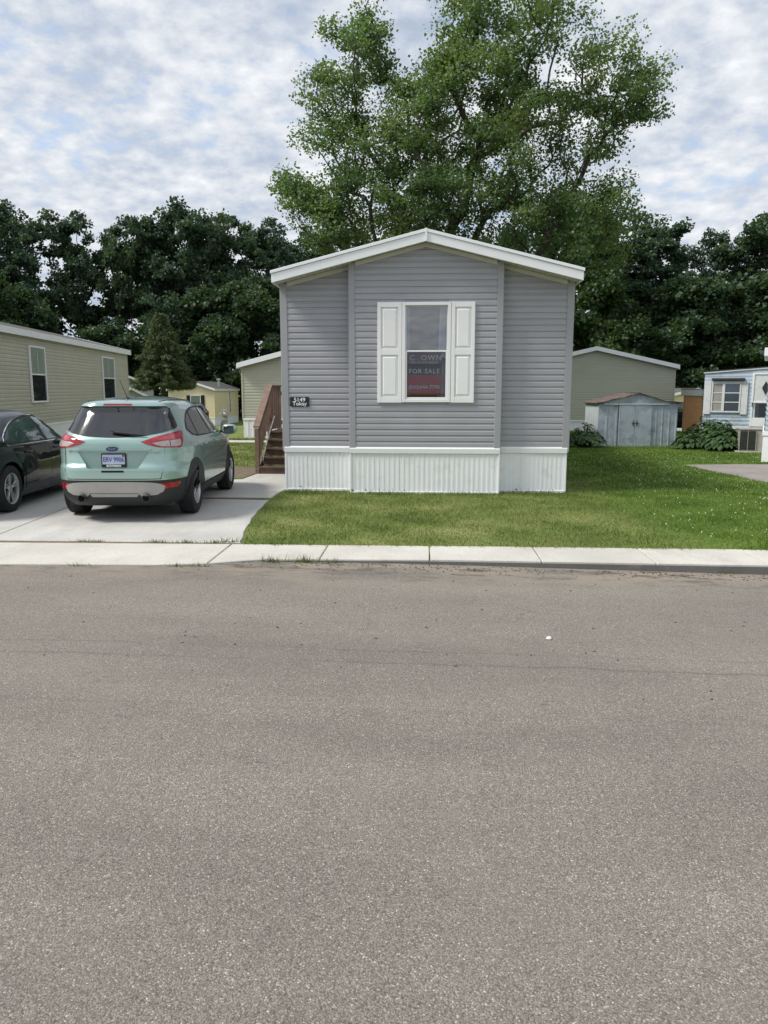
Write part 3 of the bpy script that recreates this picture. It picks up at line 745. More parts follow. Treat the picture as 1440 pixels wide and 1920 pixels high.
        for a, b in ((zbm + 0.10, zm - 0.052), (zm + 0.052, zt - 0.085)):
            g = 0.012; q = 0.035
            p0 = [(x0 + st + g, a + g), (x1 - st - g, a + g), (x1 - st - g, b - g), (x0 + st + g, b - g)]
            p1 = [(x0 + st + g + q, a + g + q), (x1 - st - g - q, a + g + q), (x1 - st - g - q, b - g - q), (x0 + st + g + q, b - g - q)]
            m_ = MB(); m_.add([(x, -0.0265, z_) for x, z_ in p0] + [(x, -0.046, z_) for x, z_ in p1],
                              [(4, 5, 6, 7)] + [(i, (i + 1) % 4, 4 + (i + 1) % 4, 4 + i) for i in range(4)])
            m_.build('raised_panel', 'shutter', sh, fix=False)
    shutter(-0.812, X0 - 0.006); shutter(X1 + 0.006, 0.832)
    # --- roof vents
    MB().lathe([(4.0, 0.04), (4.4, 0.04), (4.4, 0.001)], 10, 'z', (0.9, 6.0, 0)).build('vent_pipe', 'galv', root)
    return root
main_house()

# sign in the window
def window_sign():
    root = empty('window_sign', (HX + 0.02 - 0.035, HY + 0.020, 1.70), 0, 'red and dark for-sale sign with a phone number behind the lower pane', 'sign')
    w = 0.29
    b = MB(); b.box(-w, w, 0.0, 0.004, 0.0, 0.72).build('board', 'sign_navy', root)
    boxo('red_field', 'sign_red', root, -w + 0.001, w - 0.001, -0.0015, -0.0005, 0.002, 0.34)
    boxo('sky_haze_field', 'sign_sky_haze', root, -w + 0.001, w - 0.001, -0.0015, -0.0005, 0.53, 0.718)  # sky reflected in the glass, painted over the navy board
    def t(s, sz, z, mt, sp=1.0, x=0.0, xs=1.0): text(s, sz, mt, root, Matrix.Translation((x, -0.003, z)) @ FRONT, space=sp, extrude=0.001, bold=0.0012, xs=xs)
    t('C', 0.125, 0.625, 'sign_letter', 1.0, -0.205); t('OWN', 0.125, 0.625, 'sign_letter', 1.15, 0.12)
    t('REAL ESTATE GROUP', 0.043, 0.548, 'sign_letter', 1.15)
    t('FOR SALE', 0.110, 0.40, 'sign_letter', 1.15)
    t('(810)644-7790', 0.088, 0.135, 'sign_letter', 1.02)
    boxo('sticker', 'sticker', root, 0.285, 0.36, -0.004, -0.002, 0.63, 0.71)
window_sign()
def address_sign():
    root = empty('address_sign', (HX - 2.193, HY + 0.2 - 0.020, 1.50), 0, 'small black address plaque reading 5149 Tokay on grey siding', 'sign')
    mb = MB(); w, h, r = 0.168, 0.168, 0.018; pts = []
    for cx, cz, a0 in ((w - r, h - r, 0), (-w + r, h - r, 90), (-w + r, r, 180), (w - r, r, 270)):
        for k in range(4): a = R(a0 + 30 * k); pts.append((cx + r * math.cos(a), cz + r * math.sin(a)))
    mb.prism(pts, -0.012, 0.004, 'y').build('plaque', 'sign_black', root)
    text('5149', 0.098, 'letter_white', root, Matrix.Translation((0, -0.0135, 0.115)) @ FRONT, bold=0.0015, xs=1.05)
    text('Tokay', 0.092, 'letter_white', root, Matrix.Translation((0, -0.0135, 0.048)) @ FRONT, bold=0.0013, xs=1.1)
address_sign()

# ------------------------------------------------------------------ wooden steps
def steps():
    root = empty('wooden_steps', (-3.06, 16.2, 0), 0, 'brown stained wooden steps with railing beside the grey home', 'steps')
    x0, x1 = -0.50, 0.49; n = 5; r = 0.172; d = 0.27
    for i in range(n):
        z = (i + 1) * r; y = i * d
        boxo('riser', 'wood_dark', root, x0, x1, y, y + 0.025, i * r + 0.012, z - 0.040)
        boxo('tread', 'wood_dark', root, x0 - 0.01, x1, y - 0.03, y + d + 0.0 - 0.004 + 0.0, z - 0.038, z, 0.004)
    zt = n * r; yl = n * d
    for k in range(9):
        y = yl - 0.03 + 0.002 + k * 0.142
        boxo('deck_board', 'wood_dark', root, x0 - 0.01, x1, y + 0.002, y + 0.138, zt - 0.040, zt - 0.001, 0.003)
    ye = yl + 9 * 0.142 - 0.03
    def stringer(x):
        MB().prism([(-0.02, 0.0), (0.25, 0.0), (yl, zt - 0.26), (yl, zt - 0.045), (-0.02, 0.12)], x, x + 0.04, 'x').build('stringer', 'wood_stain', root, bevel=0.003)
    stringer(x0 - 0.055); 
    for (x, y, z0, z1) in ((x0 - 0.10, 0.0, 0, 0.98), (x0 - 0.10, yl, 0, zt + 1.0), (x0 - 0.10, ye - 0.09, 0, zt + 1.0), (x1 - 0.10, ye - 0.09, 0, zt + 1.0)):
        boxo('post', 'wood_stain', root, x, x + 0.09, y, y + 0.09, z0, z1, 0.004)
    # sloping hand rail and lower rail
    a = Vector((0, 0.045, 0.99)); b = Vector((0, yl + 0.045, zt + 1.0))
    def rail(dz, th, wd, x):
        MB().prism([(a.y - 0.04, a.z + dz), (b.y + 0.04, b.z + dz), (b.y + 0.04, b.z + dz + th), (a.y - 0.04, a.z + dz + th)], x, x + wd, 'x').build('rail', 'wood_stain', root, bevel=0.004)
    rail(0.0, 0.04, 0.14, x0 - 0.125); rail(-0.70, 0.09, 0.035, x0 - 0.075)
    for k in range(9):
        t = (k + 0.8) / 9.4; y = a.y + (b.y - a.y) * t; z = a.z + (b.z - a.z) * t
        boxo('baluster', 'wood_stain', root, x0 - 0.040, x0 - 0.005, y - 0.022, y + 0.022, z - 0.66, z - 0.002)
    # landing rails
    boxo('rail', 'wood_stain', root, x0 - 0.125, x0 + 0.015, yl + 0.10, ye, zt + 1.0, zt + 1.04, 0.004)
    boxo('rail', 'wood_stain', root, x0 + 0.016, x1 - 0.005, ye - 0.12, ye + 0.02, zt + 1.0, zt + 1.04, 0.004)
    boxo('rail', 'wood_stain', root, x0 + 0.001, x1 - 0.10, ye - 0.06, ye - 0.025, zt + 0.10, zt + 0.19, 0.004)
    boxo('rail', 'wood_stain', root, x0 + 0.001, x1 - 0.10, ye - 0.06, ye - 0.025, zt + 0.80, zt + 0.89, 0.004)
    for k in range(4):
        y = yl + 0.17 + k * 0.24
        boxo('baluster', 'wood_stain', root, x0 - 0.05, x0 - 0.015, y, y + 0.14, zt + 0.02, zt + 1.0)
    for k in range(3):
        x = x0 + 0.10 + k * 0.26
        boxo('baluster', 'wood_stain', root, x, x + 0.14, ye - 0.085, ye - 0.062, zt + 0.12, zt + 0.98)
    # grab pole: thin grey banded pole leaning on the steps
    MB().tube([(x0 + 0.06, 0.03, 0.30), (x0 + 0.075, 0.55, 0.75), (x0 + 0.10, 1.2, 1.2)], 0.014, 6).build('grab_pole', 'galv', root)
steps()

# ------------------------------------------------------------------ neighbouring homes
def home(name, loc, rz, W, L, ZW, rise, siding, label, skirt=0.75, roofm='shingle', boards=None, wins=(), hb=0.105, fasc='fascia_white', over=0.28, group=None, corner=None, eo=0.12):
    """mobile home: front gable at local y=0 facing -y, x in +-W/2. wins: (wall, pos, width, z0, z1, opts); boards: walls whose courses are single boards"""
    root = empty(name, loc, rz, label, 'mobile home', group)
    w2 = W / 2; sl = rise / w2; boards = boards or ()
    top = lambda x: ZW + rise - sl * abs(x)
    MB().prism([(-w2, 0.02), (w2, 0.02), (w2, ZW), (0, ZW + rise), (-w2, ZW)], 0.0, L, 'y').build('wall', siding, root)
    walls = {'front': ((0, 0, 0), (1, 0, 0), (0, -1, 0)), 'back': ((0, L, 0), (-1, 0, 0), (0, 1, 0)), 'right': ((w2, 0, 0), (0, 1, 0), (1, 0, 0)), 'left': ((-w2, 0, 0), (0, 1, 0), (-1, 0, 0))}
    for wn_, (o, u, n) in walls.items():
        gab = wn_ in ('front', 'back'); mb = MB()
        for z0, z1 in courses(skirt, ZW + rise - 0.03 if gab else ZW, hb):
            if gab:
                a, b = min(w2, (ZW + rise - z0) / sl), max(0, min(w2, (ZW + rise - z1) / sl)); r = (-a, a, -b, b)
            else: r = (0, L, 0, L)
            if wn_ in boards:
                m1 = MB(); lap(m1, o, u, n, *r, z0, z1, 0.016); m1.build('siding_board', siding, root, fix=False)
            else: lap(mb, o, u, n, *r, z0, z1, 0.016)
        if wn_ not in boards: tag(mb.build('siding', siding, root, fix=False), kind='stuff')
        # skirting with ribs
        sk = MB(); o = Vector(o); u = Vector(u); n = Vector(n); a0, a1 = (-w2, w2) if gab else (0, L)
        k = int((a1 - a0) / 0.2); pr = []
        for i in range(k):
            t = a0 + (a1 - a0) * i / k; s_ = (a1 - a0) / k
            pr += [(t, 0.004), (t + s_ * 0.6, 0.004), (t + s_ * 0.68, 0.014), (t + s_ * 0.92, 0.014)]
        pr.append((a1, 0.004))
        vs = [o + u * t + n * q for t, q in pr] + [o + u * t + n * q + Vector((0, 0, skirt - 0.05)) for t, q in pr]; m_ = len(pr)
        sk.add(vs, [(i, i + 1, m_ + i + 1, m_ + i) for i in range(m_ - 1)]); sk.build('skirting', 'skirt_white', root, fix=False)
        bd = MB(); c = [o + u * a0 + n * 0.002, o + u * a1 + n * 0.002]
        bd.add([c[0] + Vector((0, 0, skirt - 0.055)), c[1] + Vector((0, 0, skirt - 0.055)), c[1] + n * 0.03 + Vector((0, 0, skirt - 0.055)), c[0] + n * 0.03 + Vector((0, 0, skirt - 0.055)),
                c[0] + Vector((0, 0, skirt + 0.004)), c[1] + Vector((0, 0, skirt + 0.004)), c[1] + n * 0.026 + Vector((0, 0, skirt)), c[0] + n * 0.026 + Vector((0, 0, skirt))],
               [(0, 3, 2, 1), (4, 5, 6, 7), (3, 7, 6, 2), (0, 1, 5, 4), (0, 4, 7, 3), (1, 2, 6, 5)])
        bd.build('band', 'white_vinyl', root)
    for x in (-w2, w2):
        for y in (0, L):
            boxo('corner_post', corner or siding, root, x - 0.03, x + 0.03, y - 0.03, y + 0.03, skirt - 0.03, ZW - 0.005, 0.006)
    for s in (-1, 1):
        e = w2 + eo; ze = ZW - sl * eo
        pts = [(0, ZW + rise + 0.01), (s * e, ze + 0.01), (s * e, ze + 0.13), (0, ZW + rise + 0.13)]
        MB().prism(pts, -over + 0.02, L + over - 0.02, 'y').build('roof', roofm, root)
        for y0, y1 in ((-over, -over + 0.019), (L + over - 0.019, L + over)):
            p2 = [(0, ZW + rise - 0.035), (s * (e + 0.01), ze - 0.035), (s * (e + 0.01), ze + 0.145), (0, ZW + rise + 0.145)]
            MB().prism(p2, y0, y1, 'y').build('fascia', fasc, root, bevel=0.003)
        MB().box(min(s * (e + 0.002), s * (e + 0.022)), max(s * (e + 0.002), s * (e + 0.022)), -over + 0.02, L + over - 0.02, ze - 0.06, ze + 0.122).build('eave_board', fasc, root, bevel=0.003)
        MB().add([(s * (w2 - 0.02), -over + 0.03, ZW - 0.012), (s * e, -over + 0.03, ze - 0.012), (s * e, L + over - 0.03, ze - 0.012), (s * (w2 - 0.02), L + over - 0.03, ZW - 0.012)], [(0, 1, 2, 3)]).build('soffit', 'soffit', root, fix=False)
    for wall, pos, ww, z0, z1, opt in wins:
        o, u, n = walls[wall]
        org = Vector(o) + Vector(u) * pos + Vector(n) * 0.018
        win = window_unit(root, org, u, n, ww, z0, z1, **{k: v for k, v in opt.items() if k != 'shut'})
        if 'shut' in opt:
            for s in (-1, 1):
                c = s * (ww / 2 + 0.17)
                boxo('shutter', opt['shut'], win, c - 0.15, c + 0.15, -0.04, 0.0, z0, z1, 0.004)
    return root

# left neighbour, long beige wall beside the driveway
lh = home('mobile_home', (-12.2, 9.03, -0.02), R(8.0), 4.6, 25.2, 3.42, 0.55, 'siding_beige', 'long beige mobile home with two tall windows behind the parked cars', skirt=0.76, boards=('right',),
          wins=(('right', 13.9, 1.3, 1.42, 3.10, {'muntins': 1}), ('right', 21.9, 1.8, 1.42, 3.10, {'muntins': 1}), ('right', 4.5, 0.86, 1.42, 3.10, {})), over=0.2, eo=0.14)
for y in (13.8, 10.0):
    MB().lathe([(0, 0.05), (0.36, 0.05), (0.38, 0.10), (0.42, 0.10), (0.45, 0.01)], 10, 'z', (1.2, y, 3.65)).build('vent_pipe', 'galv', lh)
bl = home('mobile_home', (-3.72, 28.2, 0), R(0), 6.1, 9.0, 2.62, 0.78, 'siding_sage', 'sage green home partly hidden behind the wooden steps', skirt=0.74, boards=())
br = home('mobile_home', (7.55, 35.8, -0.15), R(-3), 7.0, 14.0, 2.90, 0.80, 'siding_sage', 'sage green gabled home behind the rusty-roofed shed', skirt=0.55, boards=())
yh = home('mobile_home', (-20.0, 65.0, -1.3), R(0), 3.9, 8.2, 3.05, 0.62, 'siding_yellow', 'pale yellow home with black shutters beyond the spruce', skirt=0.7,
          wins=(('front', 0.35, 0.9, 1.2, 2.6, {'shut': 'sign_black'}), ('right', 5.0, 0.5, 1.0, 2.9, {'upper': 'glass_far'})))
MB().lathe([(0, 0.12), (0.55, 0.12), (0.57, 0.22), (0.68, 0.22), (0.72, 0.02)], 10, 'z', (1.3, 4.0, 3.35)).build('vent_pipe', 'galv', yh)
gh = home('mobile_home', (-22.4, 57.0, -1.2), R(62), 5.0, 13.0, 3.1, 0.75, 'siding_pale', 'grey-roofed pale home glimpsed behind the beige home', roofm='shingle_brown', skirt=0.7)
sg = home('garden_shed', (-20.6, 53.0, -1.2), R(32), 2.9, 3.6, 2.25, 0.75, 'siding_pale', 'small blue-grey shed with brown roof in front of the pale home', roofm='shingle_brown', skirt=0.2)
sg['category'] = 'shed'
ch = home('mobile_home', (18.6, 55.0, -1.2), R(4), 4.5, 10.0, 2.45, 0.5, 'siding_yellow', 'cream home wall just visible between the metal shed and orange hut', skirt=0.6)

# ------------------------------------------------------------------ metal garden shed
def metal_shed():
    root = empty('metal_shed', (6.66, 24.95, 0), R(1), 'weathered blue-grey metal shed with double sliding doors and rusty roof', 'shed')
    W2, D, HE, HR = 1.24, 1.9, 1.36, 1.66
    def ribwall(p, u, n, w, h, mat, name, pitch=0.16):
        p = Vector(p); u = Vector(u); n = Vector(n); k = max(1, int(w / pitch)); pr = []
        for i in range(k):
            t = w * i / k; s = w / k; pr += [(t, 0.0), (t + s * 0.72, 0.0), (t + s * 0.80, 0.014), (t + s * 0.92, 0.014)]
        pr.append((w, 0.0)); m_ = len(pr); mb = MB()
        mb.add([p + u * t + n * q for t, q in pr] + [p + u * t + n * q + Vector((0, 0, h)) for t, q in pr], [(i, i + 1, m_ + i + 1, m_ + i) for i in range(m_ - 1)])
        mb.build(name, mat, root, fix=False)
    MB().prism([(-W2 + 0.02, 0.0), (W2 - 0.02, 0.0), (W2 - 0.02, HE - 0.01), (0, HR - 0.04), (-W2 + 0.02, HE - 0.01)], 0.03, D - 0.02, 'y').build('frame', 'shed_blue', root)
    for a, b in ((-W2, -0.93), (-0.93, -0.62), (0.42, 0.80), (0.80, W2)):
        ribwall((a, 0, 0), (1, 0, 0), (0, -1, 0), b - a - 0.003, HE - 0.03, 'shed_blue', 'wall_panel')
    # doors: two flat leaves, slightly proud, with handles
    for a, b in ((-0.60, -0.095), (-0.085, 0.42)):
        dr = boxo('door', 'shed_blue', root, a, b, -0.045, -0.02, -0.02, HE - 0.05, 0.004)
        hx = b - 0.05 if a < -0.3 else a + 0.05
        MB().box(hx - 0.012, hx + 0.012, -0.065, -0.045, 0.66, 0.82).box(hx - 0.05, hx + 0.05, -0.058, -0.046, 0.72, 0.75).build('handle', 'ac_grey', dr)
        boxo('stile', 'shed_white', dr, a + 0.004, a + 0.02, -0.052, -0.0455, 0.0, HE - 0.06)
    boxo('door_track', 'shed_white', root, -1.1, 0.95, -0.06, 0.0, HE - 0.045, HE - 0.005, 0.003)
    # bent front gable
    n = 10; vs = []
    for i in range(n + 1):
        x = -W2 + 2 * W2 * i / n; zt = HR - (HR - HE) * abs(x) / W2
        dent = 0.05 * math.exp(-((x - 0.75) / 0.25) ** 2)
        vs += [(x, -0.02 + 0.03 * math.sin(i * 2.1), HE - 0.003), (x, -0.03 + 0.025 * math.sin(i * 1.3 + 1), zt - dent + 0.004)]
    MB().add(vs, [(2 * i, 2 * i + 2, 2 * i + 3, 2 * i + 1) for i in range(n)]).build('gable', 'shed_blue', root, fix=False)
    for p, u, nn, w in (((-W2, D, 0), (0, -1, 0), (-1, 0, 0), D), ((W2, 0, 0), (0, 1, 0), (1, 0, 0), D)):
        ribwall(p, u, nn, w, HE, 'shed_white', 'side_panel')
    ribwall((W2, D, 0), (-1, 0, 0), (0, 1, 0), 2 * W2, HE, 'shed_white', 'rear_panel')
    # roof sheets, sagging towards the right
    for s in (-1, 1):
        n = 8; vs = []; th = 0.02
        for j in range(2):
            y = (-0.10, D + 0.08)[j]
            for i in range(n + 1):
                t = i / n; x = s * (W2 + 0.10) * t
                z = HR + 0.02 - (HR - HE) * 1.04 * t + (0.012 * math.sin(i * 1.9 + s) if j == 0 else 0)
                if s > 0 and j == 0: z -= 0.055 * math.exp(-((x - 0.72) / 0.22) ** 2)
                vs += [(x, y, z), (x, y, z - th)]
        k = 2 * (n + 1); fs = []
        for i in range(n):
            a = 2 * i; fs += [(a, a + 2, k + a + 2, k + a), (a + 1, k + a + 1, k + a + 3, a + 3), (a, a + 1, a + 3, a + 2), (k + a, k + a + 2, k + a + 3, k + a + 1)]
        fs += [(2 * n, 2 * n + 1, k + 2 * n + 1, k + 2 * n)]
        MB().add(vs, fs).build('roof', 'rust', root)
metal_shed()

# ------------------------------------------------------------------ blue trailer, orange hut, blue corner home, condenser
def corrug(mb, p, u, n, w, z0, z1a, z1b, pitch=0.12, d=0.018):
    """horizontal rounded corrugation; the top edge runs from z1a to z1b"""
    p = Vector(p); u = Vector(u); n = Vector(n); zmax = max(z1a, z1b); k = int((zmax - z0) / pitch * 4); seg = 8
    vs = []; 
    for i in range(k + 1):
        for j in range(seg + 1):
            t = j / seg; lim = z1a + (z1b - z1a) * t; z = min(z0 + (zmax - z0) * i / k, lim)
            o = d * abs(math.sin(math.pi * (z - z0) / pitch))
            vs.append(p + u * (w * t) + n * o + Vector((0, 0, z)))
    mb.add(vs, [(i * (seg + 1) + j, i * (seg + 1) + j + 1, (i + 1) * (seg + 1) + j + 1, (i + 1) * (seg + 1) + j) for i in range(k) for j in range(seg)])
def blue_trailer():
    root = empty('trailer', (9.2, 26.5, 0), R(-21), 'faded blue corrugated trailer with a white-shuttered window and diamond-pane door', 'trailer')
    W, L = 3.4, 9.0
    za, zb_ = 2.36, 2.62
    MB().prism([(0.01, 0.5), (W - 0.01, 0.5), (W - 0.01, zb_ - 0.01), (0.01, za - 0.01)], 0.01, L, 'y').build('wall', 'trailer_blue', root)
    mb = MB(); corrug(mb, (0, 0, 0), (1, 0, 0), (0, -1, 0), W, 0.62, za - 0.06, zb_ - 0.06); tag(mb.build('front_siding', 'trailer_blue', root, smooth=50, fix=False), kind='stuff')
    mb = MB(); corrug(mb, (0, L, 0), (0, -1, 0), (-1, 0, 0), L, 0.62, za - 0.06, za - 0.06); tag(mb.build('side_siding', 'trailer_blue', root, smooth=50, fix=False), kind='stuff')
    MB().prism([(-0.04, za - 0.05), (W + 0.04, zb_ - 0.05), (W + 0.04, zb_), (-0.04, za)], -0.05, L + 0.05, 'y').build('roof', 'white_worn', root, bevel=0.004)
    MB().prism([(-0.04, za + 0.001), (W + 0.04, zb_ + 0.001), (W + 0.04, zb_ + 0.025), (-0.04, za + 0.025)], -0.06, L + 0.05, 'y').build('roof_edge', 'tar', root)
    boxo('skirt_trim', 'white_worn', root, -0.05, W, -0.06, 0.0, 0.50, 0.60, 0.005)
    for i in range(12):
        a = -0.02 + i * W / 12; boxo('skirting_panel', 'white_worn', root, a, a + W / 12 - 0.01, -0.03, 0.0, -0.02, 0.498)
    boxo('skirting_side', 'white_worn', root, -0.03, 0.0, 0.05, L, -0.02, 0.6)
    # eyebrow, shutters, two-light window
    boxo('eyebrow', 'tar', root, 0.22, 1.22, -0.16, -0.02, 2.09, 2.16, 0.006)
    for a in (0.02, 1.13): boxo('shutter', 'white_worn', root, a, a + 0.20, -0.06, -0.015, 0.98, 2.06, 0.005)
    win = MB().box(0.235, 0.28, -0.075, 0, 1.04, 2.06).box(1.08, 1.125, -0.075, 0, 1.04, 2.06).box(0.56, 0.64, -0.075, 0, 1.04, 2.06).box(0.28, 0.56, -0.07, 0, 1.04, 1.09).box(0.64, 1.08, -0.07, 0, 1.04, 1.09).box(0.28, 0.56, -0.07, 0, 2.0, 2.06).box(0.64, 1.08, -0.07, 0, 2.0, 2.06).build('window', 'white_worn', root, bevel=0.003)
    for (a, b, mt) in ((0.28, 0.56, 'ac_tan'), (0.64, 1.08, 'glass_blue')):
        for k in range(3):
            z0, z1 = 1.09 + k * 0.303, 1.09 + (k + 1) * 0.303 - 0.03
            boxo('pane', mt, win, a, b, -0.05 - 0.0, -0.024, z0, z1)
            boxo('muntin', 'white_worn', win, a, b, -0.062, -0.03, z1, z1 + 0.03)
    # door with diamond light
    d = boxo('door', 'white_worn', root, 1.86, 2.58, -0.05, -0.005, 0.64, 2.28, 0.005)
    boxo('storm_frame', 'white_vinyl', d, 1.82, 1.875, -0.075, -0.0, 0.60, 2.32); boxo('storm_frame', 'white_vinyl', d, 2.565, 2.62, -0.075, -0.0, 0.60, 2.32)
    boxo('storm_frame', 'white_vinyl', d, 1.876, 2.564, -0.073, -0.001, 2.272, 2.32); boxo('storm_frame', 'white_vinyl', d, 1.876, 2.564, -0.073, -0.001, 1.36, 1.41)
    boxo('storm_frame', 'white_vinyl', d, 1.876, 2.564, -0.073, -0.001, 0.60, 0.86)
    boxo('pane', 'glass_far', d, 1.95, 2.49, -0.062, -0.052, 0.90, 1.34)
    MB().prism([(2.22, 1.62), (2.33, 1.84), (2.22, 2.06), (2.11, 1.84)], -0.066, -0.048, 'y').build('diamond_pane', 'glass_far', d)
    boxo('handle', 'black_plastic', d, 1.845, 1.87, -0.10, -0.075, 1.25, 1.38)
    d.location = (-0.38, 0, 0)
blue_trailer()
def corner_home():
    root = empty('mobile_home', (8.39, 19.72, 0), R(-23), 'pale blue home corner with white skirting at the edge of the clover lawn', 'mobile home')
    W, L = 5.0, 3.4
    boxo('wall', 'trailer_blue', root, 0.0, W, 0.0, L, 0.3, 2.6)
    for (p, u, n, w) in (((0, 0, 0), (1, 0, 0), (0, -1, 0), W), ((0, L, 0), (0, -1, 0), (-1, 0, 0), L)):
        mb = MB(); corrug(mb, p, u, n, w, 0.76, 2.6, 2.6); tag(mb.build('siding', 'trailer_blue', root, smooth=50, fix=False), kind='stuff')
    boxo('fascia', 'fascia_white', root, -0.14, W, -0.16, L + 0.1, 2.60, 2.80, 0.006)
    boxo('band', 'white_vinyl', root, -0.05, W, -0.05, L + 0.01, 0.66, 0.76, 0.004)
    k = 26
    for i in range(k):
        a = i * W / k; boxo('skirting_panel', 'skirt_white', root, a - 0.02, a + W / k - 0.045, -0.03 + 0.01 * (i % 2), 0.0, 0.0, 0.659)
    for i in range(16):
        a = i * L / 16; boxo('skirting_panel', 'skirt_white', root, -0.03 + 0.01 * (i % 2), 0.0, a + 0.01, a + L / 16 - 0.01, 0.0, 0.659)
corner_home()
def orange_hut():
    root = empty('hut', (11.4, 33.0, -0.1), R(-4), 'low hut with orange wood panelling and white flat roof edge', 'hut')
    W = 2.6
    for i in range(13):
        a = i * W / 13; boxo('wall_board', 'orange_wood', root, a, a + W / 13 - 0.008, 0.0, 0.03, 0.38, 1.62)
    boxo('wall', 'orange_wood', root, 0.0, W, 0.035, 3.0, 0.0, 1.62)
    boxo('roof', 'white_worn', root, -0.10, W + 0.1, -0.12, 3.1, 1.62, 1.90, 0.01)
    boxo('roof_edge', 'tar', root, -0.12, W + 0.12, -0.14, 3.12, 1.901, 1.93)
    boxo('skirting', 'white_worn', root, -0.03, W, -0.02, 0.034, 0.02, 0.372, 0.004)
orange_hut()
def condenser():
    root = empty('air_conditioner', (8.98, 22.75, 0), R(-14), 'dark grilled air conditioner unit beside the hostas and blue trailer', 'air conditioner')
    boxo('pad', 'concrete_walk', root, -0.10, 0.78, -0.08, 0.75, 0.0, 0.05)
    boxo('cabinet', 'ac_tan', root, 0.0, 0.68, 0.0, 0.66, 0.052, 0.64, 0.01)
    boxo('top', 'ac_tan', root, -0.02, 0.70, -0.02, 0.68, 0.641, 0.68, 0.012)
    boxo('coil', 'ac_grey', root, 0.01, 0.44, -0.012, -0.002, 0.07, 0.62)
    for i in range(12):
        z = 0.085 + i * 0.045; boxo('louvre', 'ac_grey', root, 0.01, 0.44, -0.032, -0.013, z, z + 0.016)
    for x in (0.0, 0.215, 0.43): boxo('guard', 'ac_tan', root, x, x + 0.014, -0.04, -0.033, 0.06, 0.63)
condenser()
def meter():
    root = empty('utility_meter', (-6.72, 25.2, 0), 0, 'grey utility meter pedestal standing beyond the green car', 'utility meter')
    boxo('pedestal', 'meter_grey', root, -0.12, 0.14, -0.06, 0.06, 0.0, 1.02, 0.01)
    boxo('junction_box', 'meter_grey', root, -0.02, 0.16, -0.10, -0.061, 0.78, 1.14, 0.01)
    MB().lathe([(-0.10, 0.085), (-0.15, 0.08), (-0.19, 0.07), (-0.20, 0.001)], 16, 'y', (0.07, 0, 1.0)).build('meter_dome', 'chrome', root, smooth=40)
    MB().lathe([(-0.06, 0.07), (-0.10, 0.07), (-0.14, 0.055), (-0.145, 0.001)], 16, 'y', (0.02, 0, 0.55)).build('meter_dome', 'chrome', root, smooth=40)
    MB().tube([(-0.08, -0.08, 0.0), (-0.08, -0.08, 0.7), (0.0, -0.08, 0.8)], 0.02, 7).build('conduit', 'meter_grey', root)
meter()
#@@CARS0
# ------------------------------------------------------------------ cars
def evalmesh(o):
    dg = bpy.context.evaluated_depsgraph_get(); return bpy.data.meshes.new_from_object(o.evaluated_get(dg))
def loft(zs, yr, yf, w, nr, nf, k=112):
    """stack of rounded plan outlines; every argument is a function of z"""
    t0 = np.linspace(0, 2 * math.pi, 4001)
    def ring(t, z):
        n = np.where(np.sin(t) < 0, nr(z), nf(z)); a = (yf(z) - yr(z)) / 2; c = (yf(z) + yr(z)) / 2
        x = w(z) * np.sign(np.cos(t)) * np.abs(np.cos(t)) ** (2 / n); y = c + a * np.sign(np.sin(t)) * np.abs(np.sin(t)) ** (2 / n)
        return np.stack([x, y, np.full_like(x, z)], 1)
    ref = ring(t0, zs[len(zs) // 3]); d = np.r_[0, np.cumsum(np.linalg.norm(np.diff(ref, axis=0), axis=1))]
    ts = np.interp(np.linspace(0, d[-1], k + 1)[:-1], d, t0)
    vs = []; 
    for z in zs: vs += [tuple(p) for p in ring(ts, z)]
    fs = [(i * k + j, i * k + (j + 1) % k, (i + 1) * k + (j + 1) % k, (i + 1) * k + j) for i in range(len(zs) - 1) for j in range(k)]
    fs += [tuple(range(k))[::-1], tuple(range((len(zs) - 1) * k, len(zs) * k))]
    return vs, fs
def tab(*p):
    xs = [a for a, _ in p]; ys = [b for _, b in p]
    return lambda z: float(np.interp(z, xs, ys))
def cutmesh(vs, fs, cutters, name, mat, parent, smooth=32):
    mb = MB(); mb.add(vs, fs); o = mb.build(name, mat, None)
    cs = []
    for c in cutters:
        co = c.build('cut', mat, None); cs.append(co)
        md = o.modifiers.new('b', 'BOOLEAN'); md.operation = 'DIFFERENCE'; md.object = co; md.solver = 'EXACT'
    me = evalmesh(o); me.name = name
    bpy.data.objects.remove(o)
    for co in cs: bpy.data.objects.remove(co)
    me.materials.clear(); me.materials.append(M[mat])
    me.polygons.foreach_set('use_smooth', [True] * len(me.polygons)); me.set_sharp_from_angle(angle=R(smooth))
    return link(name, me, parent)
VIEWS = {'R': (Vector((3, 0, 0)), Vector((0, 1, 0)), Vector((0, 0, 1)), Vector((-1, 0, 0))), 'L': (Vector((-3, 0, 0)), Vector((0, 1, 0)), Vector((0, 0, 1)), Vector((1, 0, 0))),
         'B': (Vector((0, -3, 0)), Vector((1, 0, 0)), Vector((0, 0, 1)), Vector((0, 1, 0))), 'T': (Vector((0, 0, 5)), Vector((1, 0, 0)), Vector((0, 1, 0)), Vector((0, 0, -1))),
         'F': (Vector((0, 9, 0)), Vector((1, 0, 0)), Vector((0, 0, 1)), Vector((0, -1, 0)))}
_c, _s = math.cos(R(40)), math.sin(R(40))
VIEWS['DR'] = (Vector((_s * 3, -_c * 3, 0)), Vector((_c, _s, 0)), Vector((0, 0, 1)), Vector((-_s, _c, 0)))
VIEWS['DL'] = (Vector((-_s * 3, -_c * 3, 0)), Vector((-_c, _s, 0)), Vector((0, 0, 1)), Vector((_s, _c, 0)))
